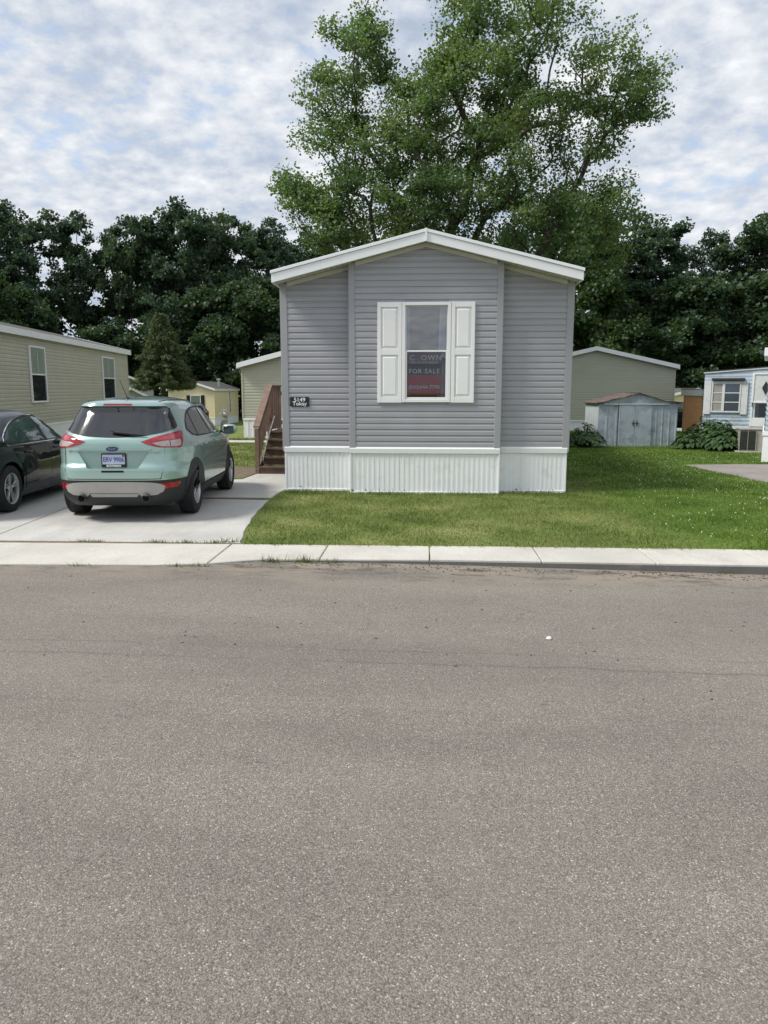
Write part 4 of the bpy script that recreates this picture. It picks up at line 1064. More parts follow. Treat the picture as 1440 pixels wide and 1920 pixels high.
class Body:
    def __init__(s, vs, fs): s.bvh = BVHTree.FromPolygons([Vector(v) for v in vs], fs)
    def hit(s, view, a, b, off=0.0):
        o, u, v, d = VIEWS[view]; p = o + u * a + v * b
        h, n, i, t = s.bvh.ray_cast(p, d)
        if h is None:
            h, n, i, t = s.bvh.find_nearest(p + d * 3)
        if n.dot(d) > 0: n = -n
        return h + n * off, n
    def patch(s, name, mat, parent, view, outline, off=0.004, depth=0.02, res=0.06, smooth=40):
        bm = bmesh.new(); vs = [bm.verts.new((a, b, 0)) for a, b in outline]; bm.faces.new(vs)
        bmesh.ops.triangulate(bm, faces=bm.faces[:])
        for ax in (0, 1):
            lo = min(p[ax] for p in outline); hi = max(p[ax] for p in outline); k = int((hi - lo) / res)
            for i in range(1, k + 1):
                co = [0, 0, 0]; no = [0, 0, 0]; co[ax] = lo + (hi - lo) * i / (k + 1); no[ax] = 1
                bmesh.ops.bisect_plane(bm, geom=bm.verts[:] + bm.edges[:] + bm.faces[:], plane_co=co, plane_no=no)
        bmesh.ops.remove_doubles(bm, verts=bm.verts[:], dist=0.001)
        bd = [e for e in bm.edges if len(e.link_faces) == 1]; nrm = {}
        for v in bm.verts:
            h, n = s.hit(view, v.co.x, v.co.y, off); v.co = h; nrm[v] = n
        bm.verts.index_update()
        vn = {v: nrm[v] for v in bm.verts}
        r = bmesh.ops.extrude_edge_only(bm, edges=bd)
        d = VIEWS[view][3]
        for v in [g for g in r['geom'] if isinstance(g, bmesh.types.BMVert)]:
            v.co += d * depth
        bmesh.ops.recalc_face_normals(bm, faces=bm.faces[:])
        me = bpy.data.meshes.new(name); bm.to_mesh(me); bm.free(); me.materials.append(M[mat])
        f0 = me.polygons[0]
        me.polygons.foreach_set('use_smooth', [True] * len(me.polygons)); me.set_sharp_from_angle(angle=R(smooth))
        return link(name, me, parent)
    def seam(s, name, mat, parent, view, pts, r=0.003, off=0.0005, step=0.05):
        out = []
        for (a, b), (c, d) in zip(pts, pts[1:]):
            k = max(1, int(math.hypot(c - a, d - b) / step))
            out += [s.hit(view, a + (c - a) * i / k, b + (d - b) * i / k, off)[0] for i in range(k)]
        out.append(s.hit(view, *pts[-1], off)[0])
        return MB().tube(out, r, 5).build(name, mat, parent, smooth=60)
def curve_pts(pts, n=6):
    """Catmull-Rom through an open list of 2D points"""
    out = []; P = [pts[0]] + list(pts) + [pts[-1]]
    for i in range(1, len(P) - 2):
        p0, p1, p2, p3 = (np.array(P[i + j]) for j in (-1, 0, 1, 2))
        for k in range(n):
            t = k / n
            out.append(tuple(0.5 * ((2 * p1) + (-p0 + p2) * t + (2 * p0 - 5 * p1 + 4 * p2 - p3) * t * t + (-p0 + 3 * p1 - 3 * p2 + p3) * t ** 3)))
    out.append(tuple(pts[-1])); return out
def arc(c, r, a0, a1, n=20): return [(c[0] + r * math.cos(R(a0 + (a1 - a0) * i / n)), c[1] + r * math.sin(R(a0 + (a1 - a0) * i / n))) for i in range(n + 1)]
def wheel(parent, x, y, r, wd, side, spokes, rimr, double=False):
    w = empty('wheel'); w.parent = parent; w.location = (x, y, r); w.rotation_euler = (R(17), 0, 0 if side > 0 else math.pi)
    h = wd / 2
    prof = [(-h * 0.8, rimr * 0.98), (-h, rimr * 1.12), (-h, r * 0.88), (-h * 0.86, r * 0.975), (-h * 0.55, r), (-h * 0.50, r * 0.985), (-h * 0.44, r), (-h * 0.08, r), (-h * 0.04, r * 0.985), (h * 0.04, r * 0.985), (h * 0.08, r), (h * 0.44, r), (h * 0.5, r * 0.985), (h * 0.55, r), (h * 0.86, r * 0.975), (h, r * 0.88), (h * 1.0, rimr * 1.14), (h * 0.86, rimr * 0.99)]
    MB().lathe(prof, 40).build('tyre', 'tyre', w, smooth=40, fix=False)
    MB().lathe([(h * 0.86, rimr), (h * 0.92, rimr * 0.985), (h * 0.84, rimr * 0.925), (h * 0.25, rimr * 0.86), (-h * 0.6, rimr * 0.86)], 40).build('rim', 'rim_silver', w, smooth=40, fix=False)
    MB().lathe([(h * 0.10, rimr * 0.87), (h * 0.12, 0.02), (h * 0.12, 0.001)], 28).build('wheel_shade_disc', 'rim_dark', w, fix=False)  # dark disc stands in for the brake and the shade behind the spokes
    def spoke(a0, w0, w1):
        mb = MB(); sec = []
        for q, (rr, hw, xf) in enumerate(((0.035, w0, 0.62), (rimr * 0.45, (w0 + w1) / 2 * 0.9, 0.72), (rimr * 0.93, w1, 0.80))):
            for dx, sg in ((xf, -0.55), (xf, 0.55), (xf - 0.34, 1.0), (xf - 0.34, -1.0)):
                sec.append((h * dx, rr, sg * hw))
        fs = [(0, 1, 2, 3), (11, 10, 9, 8)] + [(4 * i + j, 4 * i + 4 + j, 4 * i + 4 + (j + 1) % 4, 4 * i + (j + 1) % 4) for i in range(2) for j in range(4)]
        ca, sa = math.cos(a0), math.sin(a0)
        mb.add([(px, py * ca - pz * sa, py * sa + pz * ca) for px, py, pz in sec], fs); mb.build('spoke', 'rim_silver', w, bevel=0.004)
    for i in range(spokes):
        a = 2 * math.pi * i / spokes
        if double: spoke(a - 0.13, 0.014, 0.020); spoke(a + 0.13, 0.014, 0.020)
        else: spoke(a, 0.026, 0.034)
    MB().lathe([(h * 0.55, 0.052), (h * 0.70, 0.046), (h * 0.72, 0.001)], 20).build('hub_cap', 'rim_silver', w, smooth=40, fix=False)
    return w
def mirror_poly(p): return [(-a, b) for a, b in p][::-1]

def make_suv(name, label, paintm, detail=True):
    root = empty(name, (0, 0, 0), 0, label, 'car')
    yr = tab((.22, .17), (.28, .09), (.34, .045), (.42, .025), (.56, .02), (.60, .012), (.70, .0), (.755, .004), (.80, .045), (.90, .068), (1.0, .075), (1.08, .078), (1.13, .095), (1.17, .135), (1.30, .245), (1.50, .405), (1.54, .43), (1.560, .36), (1.595, .365), (1.62, .44), (1.645, .66), (1.665, .98), (1.685, 1.6))
    yf = tab((.22, 4.30), (.3, 4.46), (.5, 4.52), (.7, 4.50), (.84, 4.42), (.93, 4.24), (.99, 3.98), (1.05, 3.62), (1.09, 3.42), (1.2, 3.22), (1.4, 2.87), (1.54, 2.60), (1.61, 2.38), (1.65, 2.15), (1.685, 1.85))
    w = tab((.22, .80), (.3, .87), (.42, .905), (.56, .915), (.68, .918), (.78, .905), (.9, .922), (1.0, .918), (1.07, .900), (1.12, .872), (1.25, .805), (1.4, .735), (1.5, .685), (1.56, .645), (1.61, .59), (1.65, .49), (1.672, .35), (1.685, .16))
    nr = tab((.22, 5.0), (.6, 5.5), (1.0, 5.2), (1.15, 4.8), (1.4, 4.4), (1.56, 4.6), (1.62, 3.6), (1.685, 2.6)); nf = tab((.22, 4.2), (.9, 4.2), (1.1, 4.6), (1.5, 5.0), (1.62, 4), (1.685, 2.6))
    ZC = 0.58
    za = [.22, .24, .27, .30, .34, .38, .42, .47, .52, .56, .575, ZC]
    zb = [ZC] + list(np.linspace(.60, 1.50, 50)) + [1.515, 1.53, 1.54, 1.55, 1.56, 1.575, 1.595, 1.607, 1.62, 1.632, 1.645, 1.655, 1.665, 1.674, 1.680, 1.685]
    fr = lambda z: loft([z], yr, yf, w, nr, nf)
    AX, RW, FW = .797, .93, 3.62; TR = .352
    full = loft(za[:-1] + zb, yr, yf, w, nr, nf); B = Body(*full)
    def cuts():
        out = []
        for y in (RW, FW):
            for s in (-1, 1):
                c = MB(); c.lathe([(s * .55, 0.40), (s * 1.2, 0.40)], 40, 'x', (0, y, TR + .01)); k = 40
                c.f += [tuple(range(k)), tuple(range(k, 2 * k))[::-1]]; c.mi += [0, 0]; out.append(c)
        return out
    cl = cuts()
    rec = MB(); pz = [(-.47, .955), (.47, .955), (.34, .745), (.30, .735), (-.30, .735), (-.34, .745)]
    rec.prism(pz, -0.2, 0.098, 'y')
    cutmesh(*loft(za, yr, yf, w, nr, nf), cuts(), 'lower_cladding', 'cladding', root)
    body = cutmesh(*loft(zb, yr, yf, w, nr, nf), cuts() + [rec], 'body', paintm, root)
    MB().box(-.72, .72, .35, 4.3, .20, .62).build('underbody', 'black_plastic', root)
    P = lambda *a, **k: B.patch(*a, **k)
    for V in ('R', 'L'):
        s = 1 if V == 'R' else -1
        # arch trims
        for y in (RW, FW):
            P('arch_trim', 'cladding', root, V, arc((y, TR), .465, -14, 194, 26) + arc((y, TR), .398, 194, -14, 26), off=0.010, depth=0.05, res=0.2)
        # doors
        rd = [(1.40, .52), (1.36, .66), (1.22, .80), (1.10, .98), (1.02, 1.085), (2.02, 1.075), (2.06, .8), (2.08, .40), (1.47, .40)]
        fd = [(2.09, .40), (2.07, .8), (2.03, 1.075), (3.12, 1.055), (3.16, .85), (3.14, .56), (3.09, .40)]
        d1 = P('door', paintm, root, V, rd, off=0.005, depth=0.02, res=0.09); d2 = P('door', paintm, root, V, fd, off=0.005, depth=0.02, res=0.09)
        P('rocker_trim', 'cladding', root, V, [(1.36, .24), (1.36, .385), (3.16, .385), (3.16, .24)], off=0.014, depth=0.03, res=0.2)
        for dd, y in ((d1, 1.47), (d2, 2.27)):
            h, n = B.hit(V, y, .985, 0.0)
            MB().tube([h + n * .012 + Vector((0, -.10, 0)), h + n * .036 + Vector((0, -.06, 0)), h + n * .038 + Vector((0, .07, .004)), h + n * .012 + Vector((0, .11, .004))], [.014, .017, .017, .012], 8).build('handle', paintm, dd, smooth=60)
        # glasshouse
        dlo = curve_pts([(.80, 1.225), (.98, 1.36), (1.30, 1.478), (1.75, 1.525), (2.20, 1.515), (2.45, 1.47), (2.75, 1.36), (3.05, 1.22), (3.27, 1.105)], 4) + [(3.10, 1.082), (1.2, 1.105), (.95, 1.14)]
        P('window_surround', 'black_plastic', root, V, dlo, off=0.003, depth=0.03, res=0.09)
        for nm, g, pl in (('quarter', 'glass_dark', curve_pts([(.86, 1.228), (1.0, 1.342), (1.26, 1.442)], 4) + [(1.21, 1.125), (.98, 1.153)]),
                      ('rear', 'glass_dark', curve_pts([(1.32, 1.458), (1.6, 1.496), (1.93, 1.505)], 4) + [(2.04, 1.105), (1.27, 1.122)]),
                      ('front', 'glass_tint', curve_pts([(2.02, 1.503), (2.22, 1.490), (2.45, 1.445), (2.75, 1.335), (3.12, 1.155)], 4) + [(3.12, 1.105), (2.13, 1.103)])):
            P('side_window', g, root, V, pl, off=0.006, depth=0.01, res=0.09)
        # tail lamp wrapping the corner
        D = 'D' + V
        tl = curve_pts([(.34, 1.092), (.52, 1.150), (.70, 1.185), (.97, 1.222)], 4) + curve_pts([(1.00, 1.205), (.955, 1.10), (.90, 1.012)], 3) + curve_pts([(.86, 1.0), (.68, 1.005), (.52, 1.018), (.40, 1.055)], 3)
        lamp = P('tail_lamp', 'lamp_red', root, D, tl, off=0.008, depth=0.03, res=0.05)
        P('lens', 'lamp_pink', lamp, D, curve_pts([(.50, 1.115), (.70, 1.160), (.93, 1.192)], 4) + [(.885, 1.118), (.62, 1.105)], off=0.011, depth=0.006, res=0.05)
        P('reversing_lens', 'lamp_clear', lamp, D, [(.46, 1.072), (.60, 1.096), (.685, 1.100), (.685, 1.024), (.56, 1.030)], off=0.011, depth=0.006, res=0.05)
        P('reversing_lens', 'lamp_clear', lamp, D, [(.70, 1.100), (.885, 1.108), (.870, 1.026), (.70, 1.024)], off=0.011, depth=0.006, res=0.05)
        # reflector in the bumper
        rf = [(s * .50, .535), (s * .82, .540), (s * .79, .47), (s * .57, .455)]
        P('reflector', 'lamp_red', root, 'B', rf if s > 0 else rf[::-1], off=0.006, depth=0.02, res=0.06)
        # mirror
        mv = MB(); c = Vector((s * 1.02, 2.98, 1.115)); rings = []
        for (t, ry, rz) in ((-.115, .03, .045), (-.09, .06, .078), (0.0, .075, .088), (.08, .066, .078), (.125, .03, .045)):
            rings.append([(c.x + s * t, c.y + ry * math.copysign(abs(math.cos(a)) ** .7, math.cos(a)), c.z + rz * math.copysign(abs(math.sin(a)) ** .7, math.sin(a))) for a in np.linspace(0, 2 * math.pi, 17)[:-1]])
        mv.add([p for r_ in rings for p in r_], [(i * 16 + j, i * 16 + (j + 1) % 16, (i + 1) * 16 + (j + 1) % 16, (i + 1) * 16 + j) for i in range(4) for j in range(16)] + [tuple(range(16)), tuple(range(64, 80))])
        mr = mv.build('mirror', paintm, root, smooth=50)
        boxo('mirror_glass', 'glass_far', mr, c.x - .085, c.x + .085, c.y - .082, c.y - .070, c.z - .058, c.z + .058, 0.01)
        MB().tube([(s * .86, 3.02, 1.09), (s * .95, 3.0, 1.09)], [.03, .025], 8).build('mirror_arm', 'black_plastic', mr)
        # roof ditch moulding
        B.seam('roof_moulding', 'black_plastic', root, 'T', curve_pts([(s * .49, .62), (s * .535, 1.2), (s * .54, 1.9), (s * .52, 2.45)], 4), r=.007)
        B.seam('panel_gap', 'hole', root, 'B', [(s * .665, 1.145), (s * .665, .98), (s * .66, .80), (s * .655, .72), (s * .62, .60)], r=.0035)
        for y in (RW, FW): wheel(root, s * AX, y, TR, .235, s, 5, .215)
        # exhaust
        ex = MB(); ex.lathe([(0.06, .052), (0.002, .055), (-0.004, .048), (0.05, .045), (0.10, .001)], 20, 'y', (s * .43, -.015, .345)); ex.build('exhaust_pipe', 'rim_dark', root, smooth=40, fix=False)
    # front windscreen, lamps and grille
    P('windscreen', 'glass_tint', root, 'T', curve_pts([(-.62, 3.22), (-.3, 3.34), (0, 3.37), (.3, 3.34), (.62, 3.22)], 4) + [(.50, 2.46), (0, 2.52), (-.50, 2.46)], off=.004, depth=.02, res=.1)
    for s in (-1, 1):
        P('headlamp', 'lamp_clear', root, 'F', [(s * .42, .86), (s * .80, .90), (s * .84, .80), (s * .5, .78)], off=.008, depth=.02, res=.08)
    P('grille', 'black_plastic', root, 'F', [(-.55, .66), (.55, .66), (.48, .42), (-.48, .42)], off=.006, depth=.02, res=.1)
    # rear glass
    rw = curve_pts([(-.625, 1.505), (-.58, 1.538), (-.3, 1.548), (0, 1.55), (.3, 1.548), (.58, 1.538), (.625, 1.505)], 3) + curve_pts([(.735, 1.285), (.725, 1.245), (.62, 1.208), (.42, 1.170), (.2, 1.152), (0, 1.146), (-.2, 1.152), (-.42, 1.170), (-.62, 1.208), (-.725, 1.245), (-.735, 1.285)], 3)
    rg = P('rear_window', 'glass_dark', root, 'B', rw, off=.005, depth=.02, res=.06)
    h, n = B.hit('B', .02, 1.165, .0)
    a1 = B.hit('B', .02, 1.20, .03)[0]; a2 = B.hit('B', .22, 1.175, .035)[0]; a3 = B.hit('B', .44, 1.158, .022)[0]
    MB().tube([a1 + Vector((-.05, 0, .022)), a1, a2, a3], [.012, .022, .016, .007], 7).build('wiper', 'black_plastic', rg, smooth=50)
    P('stop_lamp', 'lamp_red', root, 'B', [(-.20, 1.568), (.20, 1.568), (.185, 1.592), (-.185, 1.592)], off=.004, depth=.02, res=.08)
    # liftgate: brow above the plate, crease, lower lip, handle slot
    MB().prism([(-.50, .968), (.50, .968), (.40, 1.012), (-.40, 1.012)], .030, .10, 'y').build('plate_brow', paintm, root, bevel=.014, smooth=40)
    B.seam('panel_gap', 'hole', root, 'B', [(-.63, .598), (.63, .598)], r=.005)
    boxo('boot_handle', 'hole', root, -.15, .15, -.004, .03, .688, .716, 0.004)
    # plate
    pl = empty('number_plate'); pl.parent = root; pl.location = (0.0, .082, .845)
    boxo('frame', 'black_plastic', pl, -.165, .165, -.012, .012, -.095, .092, .006)
    boxo('plate', 'plate_blue', pl, -.150, .150, -.016, -.0125, -.052, .078, .002)
    text('ERV 9906', .088, 'plate_ink', pl, Matrix.Translation((0, -.0175, .008)) @ FRONT, bold=.0008, xs=.80, extrude=.001)
    text('BOWMAN', .042, 'letter_white', pl, Matrix.Translation((0, -.0135, -.074)) @ FRONT, bold=.0012, extrude=.001)
    boxo('sticker', 'lamp_red', pl, .118, .146, -.0180, -.0165, .050, .074)
    # badge and lettering
    def oval(a, b, y0, y1, nm, mt, par, cz):
        m_ = MB(); m_.prism([(a * math.cos(t), cz + b * math.sin(t)) for t in np.linspace(0, 2 * math.pi, 25)[:-1]], y0, y1, 'y'); return m_.build(nm, mt, par)
    bd = oval(.078, .031, .020, .06, 'badge', 'rim_dark', root, 1.0); oval(.070, .025, .017, .021, 'badge_face', 'plate_ink', bd, 1.0)
    text('Ford', .036, 'chrome', bd, Matrix.Translation((0, .0160, 1.001)) @ FRONT, extrude=.001, xs=1.3)
    for tx, x, z, sz in (('ESCAPE', -.52, .965, .036), ('SE', .50, .985, .028), ('ECOBOOST', .515, .945, .030)):
        h, n = B.hit('B', x, z, .002); yaw = math.atan2(n.x, -n.y)
        text(tx, sz, 'chrome', root, Matrix.Translation(h) @ Matrix.Rotation(yaw, 4, 'Z') @ FRONT, extrude=.003, bold=.0012, space=1.2, xs=1.25)
    # skid plate
    sk = curve_pts([(-.66, .50), (-.55, .545), (-.3, .558), (0, .56), (.3, .558), (.55, .545), (.66, .50)], 3) + [(.64, .43), (.56, .385), (.36, .365), (.32, .41), (-.32, .41), (-.36, .365), (-.56, .385), (-.64, .43)]
    P('skid_plate', 'silver_paint', root, 'B', sk, off=.012, depth=.05, res=.06)
    P('skid_plate_step', 'silver_paint', root, 'B', [(-.33, .40), (.33, .40), (.30, .355), (-.30, .355)], off=.004, depth=.05, res=.06)
    # aerial
    h, n = B.hit('T', 0, .78, 0)
    MB().tube([h - Vector((0, 0, .005)), h + Vector((0, .0, .03))], [.035, .018], 8).tube([h + Vector((0, 0, .03)), h + Vector((-.04, -.16, .26))], [.006, .003], 6).build('aerial', 'black_plastic', root)
    return root

def place(root, axle, rz, ay=.93):
    v = Matrix.Rotation(rz, 3, 'Z') @ Vector((0, ay, 0)); root.location = (axle[0] - v.x, axle[1] - v.y, axle[2]); root.rotation_euler = (0, 0, rz)
suv = make_suv('parked_car', 'mint green hatchback SUV parked nose-in on the driveway', 'paint_mint')
place(suv, (-4.25, 10.92, 0.013), R(4.0))

def make_sedan(name, label, paintm):
    root = empty(name, (0, 0, 0), 0, label, 'car')
    yr = tab((.18, .25), (.25, .10), (.36, .03), (.5, .0), (.7, .01), (.85, .03), (.95, .06), (1.02, .12), (1.055, .32), (1.08, .62), (1.12, .75), (1.25, 1.08), (1.36, 1.42), (1.42, 1.75), (1.45, 2.1), (1.465, 2.4))
    yf = tab((.18, 4.6), (.25, 4.8), (.5, 4.92), (.65, 4.9), (.76, 4.78), (.84, 4.5), (.90, 4.15), (.95, 3.75), (1.0, 3.55), (1.12, 3.33), (1.28, 3.02), (1.38, 2.78), (1.43, 2.62), (1.465, 2.5))
    w = tab((.18, .82), (.25, .88), (.4, .905), (.55, .925), (.75, .92), (.88, .905), (.97, .87), (1.03, .835), (1.15, .775), (1.28, .70), (1.38, .62), (1.43, .50), (1.455, .34), (1.465, .15))
    nr = tab((.18, 4.5), (.9, 4.2), (1.1, 4.0), (1.3, 3.6), (1.465, 2.6)); nf = tab((.18, 3.6), (.9, 3.8), (1.1, 4.2), (1.3, 3.8), (1.465, 2.6))
    zs = list(np.linspace(.18, 1.40, 62)) + [1.41, 1.42, 1.43, 1.438, 1.446, 1.454, 1.46, 1.465]
    vs, fs = loft(zs, yr, yf, w, nr, nf); B = Body(vs, fs); P = B.patch
    AX, RW, FW, TR = .79, 1.05, 3.88, .345
    cs = []
    for y in (RW, FW):
        for s in (-1, 1):
            c = MB(); c.lathe([(s * .55, 0.385), (s * 1.2, 0.385)], 40, 'x', (0, y, TR + .01)); k = 40
            c.f += [tuple(range(k)), tuple(range(k, 2 * k))[::-1]]; c.mi += [0, 0]; cs.append(c)
    cutmesh(vs, fs, cs, 'body', paintm, root)
    MB().box(-.70, .70, .4, 4.5, .17, .6).build('underbody', 'black_plastic', root)
    for V in ('R', 'L'):
        s = 1 if V == 'R' else -1
        rd = [(1.48, .50), (1.42, .66), (1.26, .80), (1.18, .92), (2.40, .925), (2.44, .6), (2.42, .30), (1.52, .30)]
        fd = [(2.43, .30), (2.45, .6), (2.41, .925), (3.46, .93), (3.50, .7), (3.46, .30)]
        d1 = P('door', paintm, root, V, rd, off=.005, depth=.02, res=.09); d2 = P('door', paintm, root, V, fd, off=.005, depth=.02, res=.09)
        for dd, y in ((d1, 1.62), (d2, 2.68)):
            h, n = B.hit(V, y, .845, 0)
            MB().tube([h + n * .010 + Vector((0, -.10, 0)), h + n * .034 + Vector((0, -.06, 0)), h + n * .036 + Vector((0, .07, .004)), h + n * .010 + Vector((0, .11, .004))], [.013, .016, .016, .011], 8).build('handle', paintm, dd, smooth=60)
        top = curve_pts([(1.02, 1.03), (1.30, 1.175), (1.62, 1.295), (2.02, 1.365), (2.45, 1.372), (2.75, 1.315), (3.05, 1.18), (3.42, .985)], 5)
        P('window_surround', 'black_plastic', root, V, top + [(3.40, .955), (1.10, .975)], off=.003, depth=.03, res=.09)
        P('side_window', 'glass_tint', root, V, curve_pts([(1.10, 1.035), (1.34, 1.165), (1.62, 1.270), (2.02, 1.335), (2.26, 1.345)], 4) + [(2.34, .985), (1.14, 1.0)], off=.007, depth=.01, res=.09)
        P('side_window', 'glass_tint', root, V, curve_pts([(2.36, 1.346), (2.48, 1.342), (2.72, 1.288), (3.02, 1.158), (3.30, 1.005)], 4) + [(3.28, .978), (2.45, .982)], off=.007, depth=.01, res=.09)
        B.seam('window_trim', 'chrome', root, V, top, r=.009, off=.006); B.seam('window_trim', 'chrome', root, V, [(1.06, .985), (1.10, .968), (2.4, .958), (3.42, .955)], r=.009, off=.006)
        B.seam('sill_crease', paintm, root, V, [(1.55, .36), (3.4, .40)], r=.012, off=.004)
        for y in (RW, FW): wheel(root, s * AX, y, TR, .225, s, 5, .232, True)
        mv = MB(); c = Vector((s * 1.0, 3.18, 1.0)); mv.tube([c + Vector((s * -.10, 0, 0)), c + Vector((s * -.07, 0, 0)), c, c + Vector((s * .07, 0, 0)), c + Vector((s * .10, 0, 0))], [.03, .065, .075, .062, .02], 12).build('mirror', paintm, root, smooth=60)
        D = 'D' + V
        P('tail_lamp', 'lamp_red', root, D, [(.62, .95), (1.02, .97), (.98, .84), (.66, .82)], off=.007, depth=.02, res=.06)
        P('headlamp', 'lamp_clear', root, 'F', [(s * .50, .72), (s * .84, .76), (s * .86, .66), (s * .52, .65)], off=.008, depth=.02, res=.08)
    P('windscreen', 'glass_tint', root, 'T', [(-.60, 3.36), (0, 3.48), (.60, 3.36), (.46, 2.72), (0, 2.78), (-.46, 2.72)], off=.004, depth=.02, res=.1)
    P('rear_window', 'glass_dark', root, 'T', [(-.58, .86), (0, .78), (.58, .86), (.44, 1.50), (0, 1.45), (-.44, 1.50)], off=.004, depth=.02, res=.1)
    P('number_plate', 'plate_blue', root, 'B', [(-.15, .60), (.15, .60), (.15, .73), (-.15, .73)], off=.008, depth=.01, res=.1)
    return root
sedan = make_sedan('parked_car', 'glossy black sedan with chrome window trim beside the beige home', 'paint_black')
place(sedan, (-6.98, 10.85, 0.012), R(4.3), 1.05)

def recolour(root, src, dst):
    for ch in root.children:
        if ch.type == 'MESH' and any(s.material and s.material.name == src for s in ch.material_slots):
            ch.data = ch.data.copy()
            for i, m_ in enumerate(ch.data.materials):
                if m_.name == src: ch.data.materials[i] = M[dst]
        recolour(ch, src, dst)
far1 = copy_tree(suv); tag(far1, 'dark maroon vehicle parked far behind the mint green car'); recolour(far1, 'paint_mint', 'paint_maroon')
place(far1, (-14.15, 46.0, terrain(0, 46)), R(172))
for ch in list(far1.children):
    if ch.name.startswith('number_plate') or ch.name.startswith('badge') or ch.name.startswith('lettering'):
        for g in list(ch.children): bpy.data.objects.remove(g)
        bpy.data.objects.remove(ch)
far2 = copy_tree(sedan); tag(far2, 'black car seen between the metal shed and orange hut')
place(far2, (13.2, 39.0, terrain(0, 39)), R(60), 1.05)
#@@CARS1
#@@PLANTS0
# ------------------------------------------------------------------ trees
def grow(seed, targets, base_h, lean=(0, 0), r_tip=0.012, r_exp=0.46, seg=0.7, path_w=0.35):
    """joins crown points to a trunk; returns branch tubes as one mesh builder and the twig points"""
    rnd = random.Random(seed); P = []; par = []; plen = []
    n0 = max(3, int(base_h / seg))
    for i in range(n0 + 1):
        t = i / n0; P.append(Vector((lean[0] * t * t + rnd.uniform(-.05, .05) * (i > 0), lean[1] * t * t, base_h * t))); par.append(i - 1); plen.append(base_h * t)
    order = sorted(targets, key=lambda q: (Vector(q) - P[-1]).length); chains = [list(range(n0 + 1))]; twigs = []
    arr = np.array([tuple(p) for p in P])
    for T in order:
        T = Vector(T); d = np.linalg.norm(arr - np.array(T), axis=1)
        cost = d + path_w * np.array(plen) + 2.2 * np.maximum(0, arr[:, 2] - T.z + 0.35 * d) + 0.02 * (arr[:, 2] < base_h * 0.6) * 100
        i = int(np.argmin(cost)); a = P[i]; dist = (T - a).length
        pd = (a - P[par[i]]).normalized() if par[i] >= 0 else Vector((0, 0, 1))
        ctl = a + pd * dist * 0.35 + Vector((rnd.uniform(-.1, .1), rnd.uniform(-.1, .1), 0.06)) * dist
        k = max(2, int(dist / seg)); ch = [i]; new = []
        for j in range(1, k + 1):
            t = j / k; q = a * (1 - t) ** 2 + ctl * 2 * t * (1 - t) + T * t * t
            par.append(ch[-1]); plen.append(plen[ch[-1]] + dist / k); P.append(q); ch.append(len(P) - 1); new.append(tuple(q))
            if t > 0.45: twigs.append(q)
        arr = np.vstack([arr, np.array(new)]); chains.append(ch)
    cnt = [0] * len(P)
    for c in chains: cnt[c[-1]] += 1
    for i in range(len(P) - 1, 0, -1): cnt[par[i]] += cnt[i]
    rad = [r_tip * max(1, c) ** r_exp for c in cnt]
    mb = MB()
    for c in chains:
        rr = [min(rad[j], rad[c[1]] if q == 0 and len(c) > 1 and c[0] != 0 else 9) for q, j in enumerate(c)]
        if c[0] == 0: rr[0] *= 1.35
        mb.tube([P[j] for j in c], rr, 6 if rr[0] > 0.06 else 4, cap=False)
    return mb, twigs
def leaves(centers, per, spread, size, seed, flat=0.6, droop=0.2, shell=0.0):
    rng = np.random.default_rng(seed); C = np.repeat(np.array(centers), per, axis=0); N = len(C)
    d = rng.normal(size=(N, 3))
    if shell:
        d /= np.linalg.norm(d, axis=1)[:, None]; d *= (rng.random((N, 1)) ** (1 / 3)) * (1 - shell) + shell; d[:, 2] = np.where(d[:, 2] < -0.2, d[:, 2] * 0.4, d[:, 2])
    vs_ = np.repeat(rng.uniform(0.55, 1.5, (len(centers), 1)), per, axis=0)
    p = C + d * np.array(spread) * vs_
    nrm = rng.normal(size=(N, 3)) * flat + np.array([0, 0, 1.0]); nrm /= np.linalg.norm(nrm, axis=1)[:, None]
    ax = rng.normal(size=(N, 3)); ax[:, 2] -= droop; ax -= nrm * (ax * nrm).sum(1)[:, None]; ax /= np.linalg.norm(ax, axis=1)[:, None]
    sd_ = np.cross(nrm, ax); s = size * rng.uniform(0.6, 1.35, (N, 1))
    fold = nrm * s * 0.16
    V = np.stack([p, p + ax * s * 0.42 + sd_ * s * 0.48 + fold, p + ax * s, p + ax * s * 0.42 - sd_ * s * 0.48 + fold], 1)
    return V
LEAF_F = [[0, 1, 2], [0, 2, 3]]
def tree(name, loc, rz, label, trunk_me, crown_me, sc=(1, 1, 1), group=None, cat='tree'):
    r = empty(name, loc, rz, label, cat, group); r.scale = sc
    link('trunk', trunk_me, r); link('crown', crown_me, r); return r
def steal(o):
    me = o.data; bpy.data.objects.remove(o); return me

